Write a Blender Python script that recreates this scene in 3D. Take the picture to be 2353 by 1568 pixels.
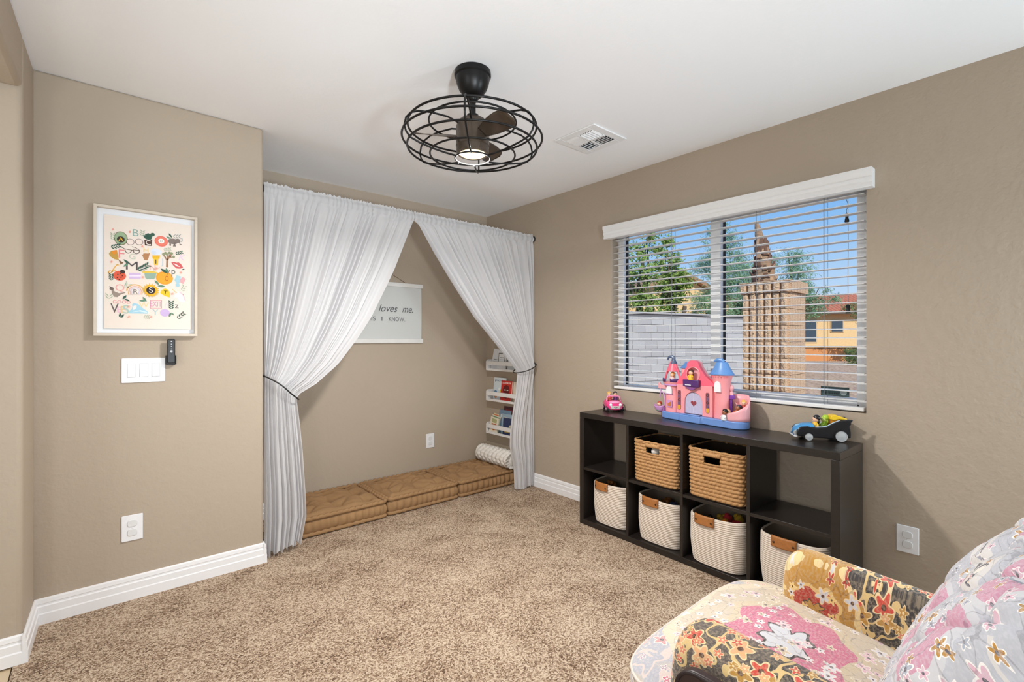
import bpy, bmesh, math, random
import numpy as np
from mathutils import Vector, Matrix
pi = math.pi
sc = bpy.context.scene
for o in list(bpy.data.objects): bpy.data.objects.remove(o, do_unlink=True)
C = sc.collection

# ------------------------------------------------------------------ camera
CAM_H = 1.27
cam = bpy.data.objects.new('camera', bpy.data.cameras.new('camera'))
C.objects.link(cam); sc.camera = cam
cam.data.sensor_width = 36.0
cam.data.lens = 36.0 * 1099.0 / 2353.0
cam.data.shift_y = -0.00085
cam.data.clip_start = 0.02; cam.data.clip_end = 400
cam.location = (0, 0, CAM_H)
cam.rotation_euler = (pi / 2, 0, -math.atan2(0.653, 0.757))

# ------------------------------------------------------------------ sky, sun, room light
w = bpy.data.worlds.new('sky'); sc.world = w; w.use_nodes = True
nt = w.node_tree; nt.nodes.clear()
out = nt.nodes.new('ShaderNodeOutputWorld'); bg = nt.nodes.new('ShaderNodeBackground')
tc = nt.nodes.new('ShaderNodeTexCoord'); sep = nt.nodes.new('ShaderNodeSeparateXYZ')
rp = nt.nodes.new('ShaderNodeValToRGB')
rp.color_ramp.elements[0].position = 0.0; rp.color_ramp.elements[0].color = (0.70, 0.80, 0.95, 1)
rp.color_ramp.elements[1].position = 0.55; rp.color_ramp.elements[1].color = (0.10, 0.30, 0.74, 1)
e = rp.color_ramp.elements.new(0.13); e.color = (0.42, 0.63, 0.93, 1)
e = rp.color_ramp.elements.new(0.26); e.color = (0.20, 0.46, 0.88, 1)
nt.links.new(tc.outputs['Generated'], sep.inputs[0]); nt.links.new(sep.outputs[2], rp.inputs[0])
nt.links.new(rp.outputs[0], bg.inputs[0]); nt.links.new(bg.outputs[0], out.inputs[0])
bg.inputs[1].default_value = 0.98

def add_light(name, kind, loc, energy, color=(1, 1, 1), rot=None, target=None, **kw):
    l = bpy.data.lights.new(name, kind); l.energy = energy; l.color = color
    for k, v in kw.items(): setattr(l, k, v)
    o = bpy.data.objects.new(name, l); C.objects.link(o); o.location = loc
    if target is not None:
        d = Vector(target) - Vector(loc); o.rotation_euler = d.to_track_quat('-Z', 'Y').to_euler()
    return o
add_light('sun', 'SUN', (-6, -12, 14), 4.0, (1.0, 0.95, 0.87), target=(-6 + 0.52, -12 + 0.56, 14 - 0.66), angle=0.01)
# unseen fill lights added to brighten the room: one up from the hall side,
# one at the far ceiling, one for window daylight, one through the hall opening
add_light('hall_side_fill', 'AREA', (-1.2, -1.5, 0.8), 20, (0.98, 0.985, 1.0), target=(0.6, 1.6, 2.477), shape='DISK', size=0.5)
add_light('ceiling_fill', 'AREA', (0.2, -1.7, 0.7), 15, (0.84, 0.93, 1.0), target=(0.8, 2.1, 2.477), shape='DISK', size=0.4, spread=math.radians(70))
add_light('window_side_fill', 'AREA', (2.7, -0.9, 1.2), 30, (0.74, 0.90, 1.0), target=(-0.3, 2.6, 1.6), shape='DISK', size=0.6)  # added cool fill, stands in for daylight from the window
add_light('hall_opening_fill', 'AREA', (-2.4, 0.7, 1.45), 24, (0.90, 0.96, 1.0), target=(2.8, 1.2, 1.3), shape='SQUARE', size=1.3)  # added fill facing the window wall and slats, no known source
vs = sc.view_settings
vs.view_transform = 'Standard'; vs.look = 'None'; vs.exposure = 0.08; vs.gamma = 1.0; vs.use_curve_mapping = False

# ------------------------------------------------------------------ node helper
class NT:
    def __init__(s, name):
        s.m = bpy.data.materials.new(name); s.m.use_nodes = True
        s.t = s.m.node_tree; s.t.nodes.clear()
        s.out = s.n('ShaderNodeOutputMaterial')
    def n(s, t, **kw):
        x = s.t.nodes.new(t)
        for k, v in kw.items(): setattr(x, k, v)
        return x
    def put(s, sock, v):
        if v is None: return
        if hasattr(v, 'is_output') or isinstance(v, bpy.types.NodeSocket): s.t.links.new(v, sock)
        else:
            if isinstance(v, (tuple, list)) and len(v) == 3 and len(sock.default_value) == 4: v = (*v, 1)
            sock.default_value = v
    def math(s, op, a, b=None, c=None):
        x = s.n('ShaderNodeMath', operation=op); s.put(x.inputs[0], a); s.put(x.inputs[1], b)
        if c is not None: s.put(x.inputs[2], c)
        return x.outputs[0]
    def mix(s, f, a, b, blend='MIX'):
        x = s.n('ShaderNodeMix', data_type='RGBA', blend_type=blend)
        s.put(x.inputs[0], f); s.put(x.inputs[6], a); s.put(x.inputs[7], b); return x.outputs[2]
    def ramp(s, f, stops, interp='LINEAR'):
        x = s.n('ShaderNodeValToRGB'); cr = x.color_ramp; cr.interpolation = interp
        while len(cr.elements) < len(stops): cr.elements.new(0.5)
        for el, (p, c) in zip(cr.elements, stops):
            el.position = p; el.color = (*c, 1) if len(c) == 3 else c
        s.put(x.inputs[0], f); return x.outputs[0]
    def coord(s, kind='Object'): return s.n('ShaderNodeTexCoord').outputs[kind]
    def map(s, v, loc=(0, 0, 0), scale=(1, 1, 1), rot=(0, 0, 0)):
        x = s.n('ShaderNodeMapping'); s.put(x.inputs[0], v)
        x.inputs[1].default_value = loc; x.inputs[2].default_value = rot; x.inputs[3].default_value = scale
        return x.outputs[0]
    def noise(s, v, scale, detail=2, rough=0.5, out=0):
        x = s.n('ShaderNodeTexNoise'); s.put(x.inputs['Vector'], v)
        x.inputs['Scale'].default_value = scale; x.inputs['Detail'].default_value = detail
        x.inputs['Roughness'].default_value = rough; return x.outputs[out]
    def voro(s, v, scale, feature='F1', rand=1.0, out='Distance', dims='3D'):
        x = s.n('ShaderNodeTexVoronoi', feature=feature, voronoi_dimensions=dims); s.put(x.inputs['Vector'], v)
        x.inputs['Scale'].default_value = scale; x.inputs['Randomness'].default_value = rand
        return x if out is None else x.outputs[out]
    def bump(s, h, strength=0.3, dist=0.01, normal=None):
        x = s.n('ShaderNodeBump'); x.inputs['Strength'].default_value = strength
        x.inputs['Distance'].default_value = dist; s.put(x.inputs['Height'], h)
        if normal is not None: s.put(x.inputs['Normal'], normal)
        return x.outputs[0]
    def bsdf(s, color, rough=0.6, normal=None, **kw):
        x = s.n('ShaderNodeBsdfPrincipled'); s.put(x.inputs['Base Color'], color); s.put(x.inputs['Roughness'], rough)
        if normal is not None: s.put(x.inputs['Normal'], normal)
        for k, v in kw.items(): s.put(x.inputs[k], v)
        return x.outputs[0]
    def done(s, sh): s.t.links.new(sh, s.out.inputs[0]); return s.m

def lin(r, g, b):
    f = lambda c: (c / 255 / 12.92) if c <= 10 else ((c / 255 + 0.055) / 1.055) ** 2.4
    return (f(r), f(g), f(b))
_pc = {}
def plain(name, rgb, rough=0.5, var=0.06, scale=40, bump=0.0, **kw):
    """a solid paint / plastic / cloth colour with a little grain"""
    if name in _pc: return _pc[name]
    t = NT(name); c = lin(*rgb); v = t.coord()
    n = t.noise(v, scale, 3)
    d = tuple(max(0, x * (1 - var)) for x in c); l = tuple(min(1, x * (1 + var)) for x in c)
    col = t.mix(n, d, l)
    nb = t.bump(n, bump, 0.002) if bump else None
    _pc[name] = t.done(t.bsdf(col, rough, nb, **kw)); return _pc[name]

# ------------------------------------------------------------------ mesh helper
class MB:
    def __init__(s): s.v = []; s.f = []; s.mi = []; s.uv = {}
    def add(s, vs, fs, m=0, T=None):
        b = len(s.v)
        if T is not None: vs = [tuple(T @ Vector(p)) for p in vs]
        s.v += [tuple(float(q) for q in p) for p in vs]
        for f in fs: s.f.append([b + i for i in f]); s.mi.append(m)
        return b
    def box(s, a, b, m=0, T=None):
        x0, y0, z0 = a; x1, y1, z1 = b
        vs = [(x0, y0, z0), (x1, y0, z0), (x1, y1, z0), (x0, y1, z0), (x0, y0, z1), (x1, y0, z1), (x1, y1, z1), (x0, y1, z1)]
        s.add(vs, [(0, 3, 2, 1), (4, 5, 6, 7), (0, 1, 5, 4), (1, 2, 6, 5), (2, 3, 7, 6), (3, 0, 4, 7)], m, T); return s
    def prism(s, poly, lo, hi, axis='z', m=0, T=None):
        """extrude a 2d outline; axis z: (x,y), axis y: (x,z), axis x: (y,z)"""
        def P(p, h):
            return (p[0], p[1], h) if axis == 'z' else ((p[0], h, p[1]) if axis == 'y' else (h, p[0], p[1]))
        n = len(poly); vs = [P(p, lo) for p in poly] + [P(p, hi) for p in poly]
        fs = [tuple(range(n))[::-1], tuple(range(n, 2 * n))] + [(i, (i + 1) % n, n + (i + 1) % n, n + i) for i in range(n)]
        s.add(vs, fs, m, T); return s
    def lathe(s, prof, n=24, c=(0, 0, 0), m=0, T=None, cap=True, sx=1, sy=1):
        vs = []; fs = []; k = len(prof)
        for (r, z) in prof:
            for i in range(n):
                a = 2 * pi * i / n; vs.append((c[0] + sx * r * math.cos(a), c[1] + sy * r * math.sin(a), c[2] + z))
        for j in range(k - 1):
            for i in range(n):
                fs.append((j * n + i, j * n + (i + 1) % n, (j + 1) * n + (i + 1) % n, (j + 1) * n + i))
        if cap:
            fs.append(tuple(range(n))[::-1]); fs.append(tuple((k - 1) * n + i for i in range(n)))
        s.add(vs, fs, m, T); return s
    def sphere(s, c, r, nu=16, nv=10, m=0, T=None, z0=-1, z1=1):
        if not isinstance(r, (tuple, list)): r = (r, r, r)
        vs = []; fs = []
        a0 = math.asin(max(-1, z0)); a1 = math.asin(min(1, z1))
        for j in range(nv + 1):
            a = a0 + (a1 - a0) * j / nv; q = max(math.cos(a), 1e-3)
            for i in range(nu):
                t = 2 * pi * i / nu; vs.append((c[0] + r[0] * q * math.cos(t), c[1] + r[1] * q * math.sin(t), c[2] + r[2] * math.sin(a)))
        for j in range(nv):
            for i in range(nu): fs.append((j * nu + i, j * nu + (i + 1) % nu, (j + 1) * nu + (i + 1) % nu, (j + 1) * nu + i))
        fs.append(tuple(range(nu))[::-1]); fs.append(tuple(nv * nu + i for i in range(nu)))
        s.add(vs, fs, m, T); return s
    def tube(s, path, r, n=8, m=0, closed=False, T=None):
        P = [Vector(p) for p in path]; k = len(P); vs = []; fs = []
        rr = r if isinstance(r, (list, tuple)) else [r] * k
        t0 = (P[1] - P[0]).normalized(); ref = Vector((0, 0, 1)) if abs(t0.z) < 0.9 else Vector((1, 0, 0))
        nrm = t0.cross(ref).normalized()
        for i in range(k):
            if closed: t = (P[(i + 1) % k] - P[i - 1]).normalized()
            else: t = (P[min(i + 1, k - 1)] - P[max(i - 1, 0)]).normalized()
            nrm = (nrm - t * nrm.dot(t))
            if nrm.length < 1e-6: nrm = t.orthogonal()
            nrm.normalize(); bi = t.cross(nrm)
            for j in range(n):
                a = 2 * pi * j / n; vs.append(P[i] + (nrm * math.cos(a) + bi * math.sin(a)) * rr[i])
        for i in range(k if closed else k - 1):
            for j in range(n):
                a = i * n; b = ((i + 1) % k) * n
                fs.append((a + j, a + (j + 1) % n, b + (j + 1) % n, b + j))
        if not closed: fs.append(tuple(range(n))[::-1]); fs.append(tuple((k - 1) * n + j for j in range(n)))
        s.add(vs, fs, m, T); return s
    def cyl(s, a, b, r, r2=None, n=16, m=0, T=None):
        return s.tube([a, b], [r, r if r2 is None else r2], n, m, T=T)
    def grid(s, fn, nu, nv, m=0, cu=False, cv=False, uv=None, skip=None, T=None):
        """fn(u,v) -> point, u,v in 0..1"""
        a = nu if cu else nu + 1; b = nv if cv else nv + 1
        vs = [fn(i / nu, j / nv) for j in range(b) for i in range(a)]
        fs = []; base = len(s.f)
        for j in range(nv):
            for i in range(nu):
                if skip and skip((i + .5) / nu, (j + .5) / nv): continue
                q = (j * a + i, j * a + (i + 1) % a, ((j + 1) % b) * a + (i + 1) % a, ((j + 1) % b) * a + i)
                if uv: s.uv[base + len(fs)] = [uv(x / nu, y / nv) for x, y in ((i, j), (i + 1, j), (i + 1, j + 1), (i, j + 1))]
                fs.append(q)
        s.add(vs, fs, m, T); return s
    def mesh(s, name, mats, smooth=True, angle=38):
        me = bpy.data.meshes.new(name); me.from_pydata(s.v, [], s.f); me.update()
        for x in (mats if isinstance(mats, (list, tuple)) else [mats]): me.materials.append(x)
        me.polygons.foreach_set('material_index', s.mi)
        if s.uv:
            lay = me.uv_layers.new(name='UVMap')
            for p in me.polygons:
                q = s.uv.get(p.index)
                if q:
                    for li, c in zip(p.loop_indices, q): lay.data[li].uv = c
        if smooth:
            me.shade_smooth(); me.set_sharp_from_angle(angle=math.radians(angle))
        return me
    def build(s, name, mats, parent=None, loc=None, rotz=0, bevel=0, seg=2, smooth=True, angle=38, fix=False):
        me = s.mesh(name, mats, smooth, angle)
        if fix:
            bm = bmesh.new(); bm.from_mesh(me); bmesh.ops.recalc_face_normals(bm, faces=bm.faces); bm.to_mesh(me); bm.free()
        o = bpy.data.objects.new(name, me); C.objects.link(o)
        if parent is not None: o.parent = parent
        if loc is not None: o.location = loc
        if rotz: o.rotation_euler = (0, 0, rotz)
        if bevel:
            b = o.modifiers.new('bevel', 'BEVEL'); b.width = bevel; b.segments = seg; b.limit_method = 'ANGLE'; b.angle_limit = math.radians(40)
        return o
def tag(o, label, cat=None, group=None, kind=None):
    o['label'] = label
    if cat: o['category'] = cat
    if group: o['group'] = group
    if kind: o['kind'] = kind
    return o
def thing(name, label, cat, loc=(0, 0, 0), rotz=0, group=None):
    o = bpy.data.objects.new(name, None); C.objects.link(o); o.empty_display_size = 0.05
    o.location = loc; o.rotation_euler = (0, 0, rotz); return tag(o, label, cat, group)
def struct(mb, name, mats, label, **kw):
    return tag(mb.build(name, mats, **kw), label, None, None, 'structure')
def inst(src, parent, loc, rotz=0, name=None):
    o = src.copy(); C.objects.link(o); o.parent = parent; o.location = loc; o.rotation_euler = (0, 0, rotz)
    return o
def text_part(body, size, mat, parent, T, extrude=0.0004, align='CENTER', shear=0.0, name='lettering', width=None, space=1.0):
    cu = bpy.data.curves.new('txt', 'FONT'); cu.body = body; cu.size = size; cu.extrude = extrude
    cu.align_x = align; cu.align_y = 'CENTER'; cu.shear = shear; cu.space_character = space
    tmp = bpy.data.objects.new('txt', cu); C.objects.link(tmp)
    bpy.context.view_layer.update()
    me = bpy.data.meshes.new_from_object(tmp.evaluated_get(bpy.context.evaluated_depsgraph_get()))
    bpy.data.objects.remove(tmp, do_unlink=True); bpy.data.curves.remove(cu)
    if width:
        xs = [q.co.x for q in me.vertices]; k = width / max(1e-6, max(xs) - min(xs))
        me.transform(Matrix.Diagonal((k, 1, 1, 1)))
    me.transform(T); me.materials.clear(); me.materials.append(mat)
    if mat is None: return me
    o = bpy.data.objects.new(name, me); C.objects.link(o); o.parent = parent; return o
def rrect(x0, y0, x1, y1, r, n=5):
    pts = []
    for cx, cy, a0 in ((x1 - r, y0 + r, -pi / 2), (x1 - r, y1 - r, 0), (x0 + r, y1 - r, pi / 2), (x0 + r, y0 + r, pi)):
        for i in range(n + 1):
            a = a0 + pi / 2 * i / n; pts.append((cx + r * math.cos(a), cy + r * math.sin(a)))
    return pts
def interp(tab, x): return float(np.interp(x, [t[0] for t in tab], [t[1] for t in tab]))
def Rm(x=0, y=0, z=0): return Matrix.Rotation(z, 4, 'Z') @ Matrix.Rotation(y, 4, 'Y') @ Matrix.Rotation(x, 4, 'X')
def Tm(x, y, z): return Matrix.Translation((x, y, z))
WALLT_Y = Rm(x=pi / 2)                      # text plane facing -Y (x right, z up)
WALLT_X = Rm(z=-pi / 2) @ Rm(x=pi / 2)      # text plane facing -X (right = -Y)
# ================================================================== MATERIALS OF THE ROOM
H = 2.477; XW = 2.875; YL = 3.0; YB = 3.715; XA = 0.71; XJ = -0.22
def wall_mat(name, rgb, bump=0.25):
    t = NT(name); v = t.coord()
    n1 = t.noise(v, 75, 3, 0.55); n2 = t.noise(v, 24, 2, 0.5)
    k = t.ramp(n2, [(0.45, (0, 0, 0)), (0.62, (1, 1, 1))])
    c = lin(*rgb); big = t.noise(v, 1.3, 2)
    col = t.mix(big, tuple(x * 0.97 for x in c), tuple(x * 1.03 for x in c))
    hgt = t.math('ADD', n1, t.math('MULTIPLY', k, 0.5))
    return t.done(t.bsdf(col, 0.72, t.bump(hgt, bump, 0.004)))
M_WALL = wall_mat('tan_wall_paint', (176, 161, 143))
M_WALL2 = wall_mat('off_white_wall_paint', (226, 224, 220))
M_CEIL = wall_mat('white_ceiling_paint', (248, 248, 249), 0.12)
M_TRIM = plain('white_trim_paint', (238, 237, 238), 0.35, 0.02)
M_VINYL = plain('white_vinyl', (240, 240, 240), 0.3, 0.02)
M_PLATE = plain('white_plate_plastic', (236, 236, 238), 0.3, 0.02)
M_BLACK = plain('matte_black_metal', (26, 25, 25), 0.45, 0.1)
def carpet_mat():
    t = NT('brown_carpet_pile'); v = t.coord()
    fine = t.voro(v, 185, out='Distance'); rnd = t.voro(v, 185, out='Color'); n = t.noise(v, 210, 3, 0.7)
    s = t.n('ShaderNodeSeparateColor'); t.put(s.inputs[0], rnd)
    spec = t.math('ADD', t.math('MULTIPLY', s.outputs[0], 0.55), t.math('MULTIPLY', n, 0.6))
    patch = t.noise(v, 4.5, 4, 0.6)
    spec = t.math('ADD', spec, t.math('MULTIPLY', t.math('SUBTRACT', patch, 0.5), 0.55))
    col = t.ramp(spec, [(0.24, lin(86, 62, 44)), (0.42, lin(152, 123, 98)), (0.60, lin(196, 169, 143)), (0.82, lin(230, 209, 184))])
    h = t.math('ADD', t.math('MULTIPLY', fine, -1.0), n)
    return t.done(t.bsdf(col, 0.95, t.bump(h, 0.8, 0.009)))
M_CARPET = carpet_mat()

# ================================================================== ROOM SHELL
XF0, YF0 = -2.6, -2.4                       # far ends of the space behind the camera
struct(MB().box((XJ - 0.035, YF0, -0.06), (XW, YB, 0.0)), 'floor', M_CARPET, 'brown speckled cut pile carpet covering the playroom floor', smooth=False)
def tile_mat():
    t = NT('beige_floor_tile'); v = t.coord(); n = t.noise(v, 6, 4)
    return t.done(t.bsdf(t.mix(n, lin(196, 172, 138), lin(216, 196, 164)), 0.35))
fl = thing('floor', 'beige tiled hall floor beyond the carpet edge', None, (0, 0, 0)); fl['kind'] = 'structure'
mbase = MB().box((XF0, YF0, -0.07), (XJ - 0.037, 3.0, -0.018)).build('grout_bed', plain('grey_grout', (150, 138, 120), 0.9), fl, smooth=False)
tsrc = None
for i in range(5):
    for j in range(12):
        x = XJ - 0.037 - 0.455 * (i + 1); y = 3.0 - 0.455 * (j + 1)
        if x < XF0 or y < YF0: continue
        if tsrc is None:
            tsrc = MB().box((0.003, 0.003, -0.02), (0.452, 0.452, -0.008)).build('floor_tile', tile_mat(), fl, loc=(x, y, 0)); 
        else: inst(tsrc, fl, (x, y, 0))
struct(MB().box((XF0, YF0, H), (XW + 0.16, YB + 0.12, H + 0.12)), 'ceiling', M_CEIL, 'flat off-white textured ceiling over the whole room', smooth=False)

struct(MB().box((XJ - 0.15, YL, -0.05), (XA, YL + 0.12, H)), 'wall_left', M_WALL, 'tan textured wall carrying the framed alphabet print', bevel=0.012, seg=3)
struct(MB().box((XA - 0.12, YL + 0.121, -0.05), (XA, YB, H)), 'wall_alcove_side', M_WALL, 'short tan side wall of the curtained alcove')
struct(MB().box((XA - 0.12, YB, -0.05), (XW + 0.16, YB + 0.12, H)), 'wall_alcove', M_WALL, 'tan back wall of the curtained reading alcove', smooth=False)
# window wall with its opening
OY0, OY1, OZ0, OZ1 = 0.647, 2.205, 0.905, 2.075
mb = MB()
mb.box((XW, YF0, -0.05), (XW + 0.16, OY0, H)); mb.box((XW, OY1, -0.05), (XW + 0.16, YB, H))
mb.box((XW, OY0, -0.05), (XW + 0.16, OY1, OZ0)); mb.box((XW, OY0, OZ1), (XW + 0.16, OY1, H))
struct(mb, 'wall_window', M_WALL, 'tan textured wall around the wide window', smooth=False)
# opening to the hall on the left: a return wall, and a header above (built very slightly out of square, as in the house)
a = math.radians(1.7)
def jamb_T(): return Tm(XJ, YL, 0) @ Rm(z=-a)
struct(MB().box((-0.15, -0.31, -0.05), (0, -0.001, H), T=jamb_T()), 'wall_return', M_WALL, 'narrow tan wall return with rounded edge beside the hall opening', bevel=0.018, seg=4)
struct(MB().box((-0.15, -5.3, 2.262), (0, -0.311, H), T=jamb_T()), 'wall_header', M_WALL, 'tan header above the hall opening', bevel=0.018, seg=4)
struct(MB().box((XF0, YL, -0.05), (XJ - 0.151, YL + 0.12, H)), 'wall_hall', M_WALL2, 'off-white wall of the hall past the opening', smooth=False)
struct(MB().box((XF0, YF0 - 0.12, -0.05), (XW + 0.16, YF0, H)), 'wall_back', M_WALL2, 'off-white wall behind the camera', smooth=False)
struct(MB().box((XF0 - 0.12, YF0, -0.05), (XF0, YL + 0.12, H)), 'wall_far_left', M_WALL2, 'off-white wall on the far side of the hall', smooth=False)

# baseboards: a stepped profile (distance from wall, height)
BP = [(0, 0), (0.016, 0), (0.016, 0.045), (0.013, 0.050), (0.013, 0.078), (0.0085, 0.082), (0.0085, 0.088), (0.0105, 0.092), (0.0085, 0.108), (0.003, 0.113), (0, 0.113)]
def baseboard(name, p0, p1, label):
    p0 = Vector((*p0, 0)); p1 = Vector((*p1, 0)); d = (p1 - p0).normalized(); nrm = Vector((d.y, -d.x, 0))
    mb = MB(); n = len(BP)
    vs = [p0 + nrm * q + Vector((0, 0, z)) for q, z in BP] + [p1 + nrm * q + Vector((0, 0, z)) for q, z in BP]
    mb.add(vs, [tuple(range(n))[::-1], tuple(range(n, 2 * n))] + [(i, (i + 1) % n, n + (i + 1) % n, n + i) for i in range(n)])
    return struct(mb, name, M_TRIM, label, fix=True, angle=25)
baseboard('baseboard_left', (XJ + 0.002, YL), (XA + 0.0005, YL), 'white stepped baseboard along the wall under the framed print')
baseboard('baseboard_alcove_corner', (XA, YL - 0.016), (XA, YL + 0.10), 'white baseboard end wrapping the alcove corner by the curtain')
baseboard('baseboard_window', (XW, YB), (XW, YF0), 'white stepped baseboard along the window wall')
baseboard('baseboard_alcove', (XA, YB), (XW - 0.016, YB), 'white baseboard behind the floor cushions in the alcove')
pj = jamb_T()
q0 = pj @ Vector((0, -0.31, 0)); q1 = pj @ Vector((0, 0, 0)); q2 = pj @ Vector((-0.15, -0.31, 0))
baseboard('baseboard_return', (q0.x, q0.y - 0.016), (q1.x, q1.y), 'white baseboard on the narrow wall return')
baseboard('baseboard_opening', (q2.x, q2.y), (q0.x + 0.004, q0.y), 'white baseboard across the end of the wall return by the tile')

# ================================================================== WINDOW
win = thing('window_1', 'wide white vinyl sliding window in the tan wall', None, (XW, (OY0 + OY1) / 2, OZ0)); win['kind'] = 'structure'
wy = (OY0 + OY1) / 2
def wl(x, y, z): return (x - XW, y - wy, z - OZ0)
def wbox(mb, a, b): mb.box(wl(*a), wl(*b)); return mb
X0, X1 = XW + 0.085, XW + 0.15
mb = MB(); F = 0.048
wbox(mb, (X0, OY0, OZ0), (X1, OY0 + F + 0.012, OZ1)); wbox(mb, (X0, OY1 - F, OZ0), (X1, OY1, OZ1))
wbox(mb, (X0, OY0 + F, OZ0), (X1, OY1 - F, OZ0 + 0.035)); wbox(mb, (X0, OY0 + F, OZ1 - 0.03), (X1, OY1 - F, OZ1))
mb.build('window_frame', M_VINYL, win, bevel=0.003)
mb = MB(); wbox(mb, (X0 - 0.004, 1.420, OZ0 + 0.035), (X1, 1.487, OZ1 - 0.03)); mb.build('mullion', M_VINYL, win, bevel=0.004)
mb = MB(); wbox(mb, (X0 + 0.02, OY0 + F + 0.012, OZ0 + 0.035), (X1 - 0.006, 1.42, OZ0 + 0.06)); wbox(mb, (X0 + 0.02, OY0 + F + 0.012, OZ1 - 0.045), (X1 - 0.006, 1.42, OZ1 - 0.03))
mb.build('sash', M_VINYL, win, bevel=0.002)
mb = MB(); wbox(mb, (X0 + 0.03, 1.4145, OZ0 + 0.06), (X1 - 0.01, 1.4195, OZ1 - 0.045)); wbox(mb, (X0 + 0.03, OY1 - F - 0.005, OZ0 + 0.036), (X1 - 0.01, OY1 - F - 0.0005, OZ1 - 0.031)); wbox(mb, (X0 + 0.03, OY0 + F + 0.0125, OZ1 - 0.05), (X1 - 0.01, 1.4145, OZ1 - 0.0455))
mb.build('shadow_edge', plain('shadow_edge_black', (30, 30, 32), 0.7), win, smooth=False)  # black strips painting the shadow edges of mullion and frame
t = NT('window_glass'); lw = t.n('ShaderNodeLayerWeight'); lw.inputs[0].default_value = 0.12
tr = t.n('ShaderNodeBsdfTransparent'); tr.inputs[0].default_value = (0.97, 0.985, 0.98, 1)
gl = t.n('ShaderNodeBsdfGlossy'); gl.inputs['Roughness'].default_value = 0.02
mx = t.n('ShaderNodeMixShader'); t.put(mx.inputs[0], t.math('MULTIPLY', lw.outputs['Fresnel'], 0.35)); t.put(mx.inputs[1], tr.outputs[0]); t.put(mx.inputs[2], gl.outputs[0])
M_GLASS = t.done(mx.outputs[0])
for y0, y1, dx in ((OY0 + F + 0.012, 1.4145, 0.0), (1.487, OY1 - F, 0.012)):
    mb = MB(); wbox(mb, (X0 + 0.040 + dx, y0, OZ0 + 0.03), (X0 + 0.044 + dx, y1, OZ1 - 0.03)); mb.build('pane', M_GLASS, win, smooth=False)
st = tag(MB().box((-0.0004, -0.066, 0), (0.0004, 0.066, 0.05)).build('window_sticker', plain('dark_green_sticker', (60, 84, 84), 0.5), None, smooth=False,
    loc=(X0 + 0.0392, 0.815, 0.968)), 'dark green security sticker stuck low on the window glass', 'sticker')
mb = MB(); mb.lathe([(0.011, 0), (0.015, 0), (0.015, 0.0004), (0.011, 0.0004)], 20, T=Tm(-0.0005, -0.04, 0.022) @ Rm(y=-pi / 2)); mb.box((-0.0008, -0.05, 0.012), (-0.0005, -0.03, 0.017))
mb.build('sticker_logo', plain('pale_sticker_print', (168, 178, 176), 0.5), st)
mb = MB()
for i in range(9): mb.box((-0.0008, 0.052 - i * 0.008, 0.010), (-0.0005, 0.047 - i * 0.008, 0.018))
mb.build('sticker_print', plain('black_print', (20, 24, 24), 0.5), st, smooth=False)

# ------------------------------------------------------------------ blind: valance, slats, ladder cords, pull cords
BX = XW + 0.012
bl = thing('window_blind', 'white horizontal slat blind hung open across the window', 'blind', (XW, wy, OZ0 + 0.004))
def bb(mb, a, b):
    o = (XW, wy, OZ0 + 0.004); mb.box(tuple(p - q for p, q in zip(a, o)), tuple(p - q for p, q in zip(b, o))); return mb
def bp(x, y, z): return (x - XW, y - wy, z - OZ0 - 0.004)
prof = [(0, 0), (-0.050, 0.0), (-0.052, 0.006), (-0.048, 0.014), (-0.048, 0.024), (-0.054, 0.030), (-0.054, 0.044), (-0.050, 0.050), (-0.056, 0.058), (-0.062, 0.072), (-0.062, 0.092), (0, 0.092)]
vy0, vy1, vz = 0.612, 2.238, 2.016
mb = MB().prism([(x - 0.0005, vz - OZ0 - 0.004 + z) for x, z in prof], vy0 - wy, vy1 - wy, axis='y')
mb.build('valance', M_VINYL, bl, fix=True, angle=30)
bb(MB(), (BX, OY0 + 0.012, 2.026), (BX + 0.05, OY1 - 0.012, 2.066)).build('headrail', M_VINYL, bl, smooth=False)
t = NT('white_slat_finish'); v = t.coord(); d = t.bsdf(t.mix(t.noise(v, 30), lin(248, 248, 247), lin(252, 252, 251)), 0.3)
tl = t.n('ShaderNodeBsdfTranslucent'); tl.inputs[0].default_value = (0.95, 0.96, 0.98, 1); mx = t.n('ShaderNodeMixShader'); mx.inputs[0].default_value = 0.2
t.put(mx.inputs[1], d); t.put(mx.inputs[2], tl.outputs[0]); M_SLAT = t.done(mx.outputs[0])
mb = MB(); sy0, sy1 = OY0 + 0.012 - wy, OY1 - 0.012 - wy
sec = [(i / 6 * 0.05, 0.0022 * (1 - (i / 3 - 1) ** 2)) for i in range(7)]
mb.prism([(x, z - 0.0014) for x, z in sec] + [(x, z + 0.0016) for x, z in sec[::-1]], sy0, sy1, axis='y')
zs = [2.004 - 0.0452 * k for k in range(24)]
src = None
for z in zs:
    p = bp(BX, wy, z)
    if src is None: src = mb.build('slat', M_SLAT, bl, loc=p, angle=60, fix=True)
    else: inst(src, bl, p)
bb(MB(), (BX, OY0 + 0.012, 0.912), (BX + 0.05, OY1 - 0.012, 0.932)).build('bottom_rail', M_VINYL, bl, bevel=0.004)
M_CORD = plain('grey_white_cord', (120, 126, 132), 0.8)
for y in (0.83, 1.175, 1.72, 2.06):
    mb = MB()
    for x in (BX - 0.001, BX + 0.051): mb.cyl(bp(x, y, 0.932), bp(x, y, 2.03), 0.0008, n=5)
    mb.cyl(bp(BX + 0.025, y + 0.012, 0.932), bp(BX + 0.025, y + 0.012, 2.03), 0.0009, n=5)
    mb.build('ladder_cord', M_CORD, bl)
M_DARKCORD = plain('dark_cord', (56, 60, 66), 0.8); M_TASSEL = plain('black_tassel', (24, 24, 26), 0.5)
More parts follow.
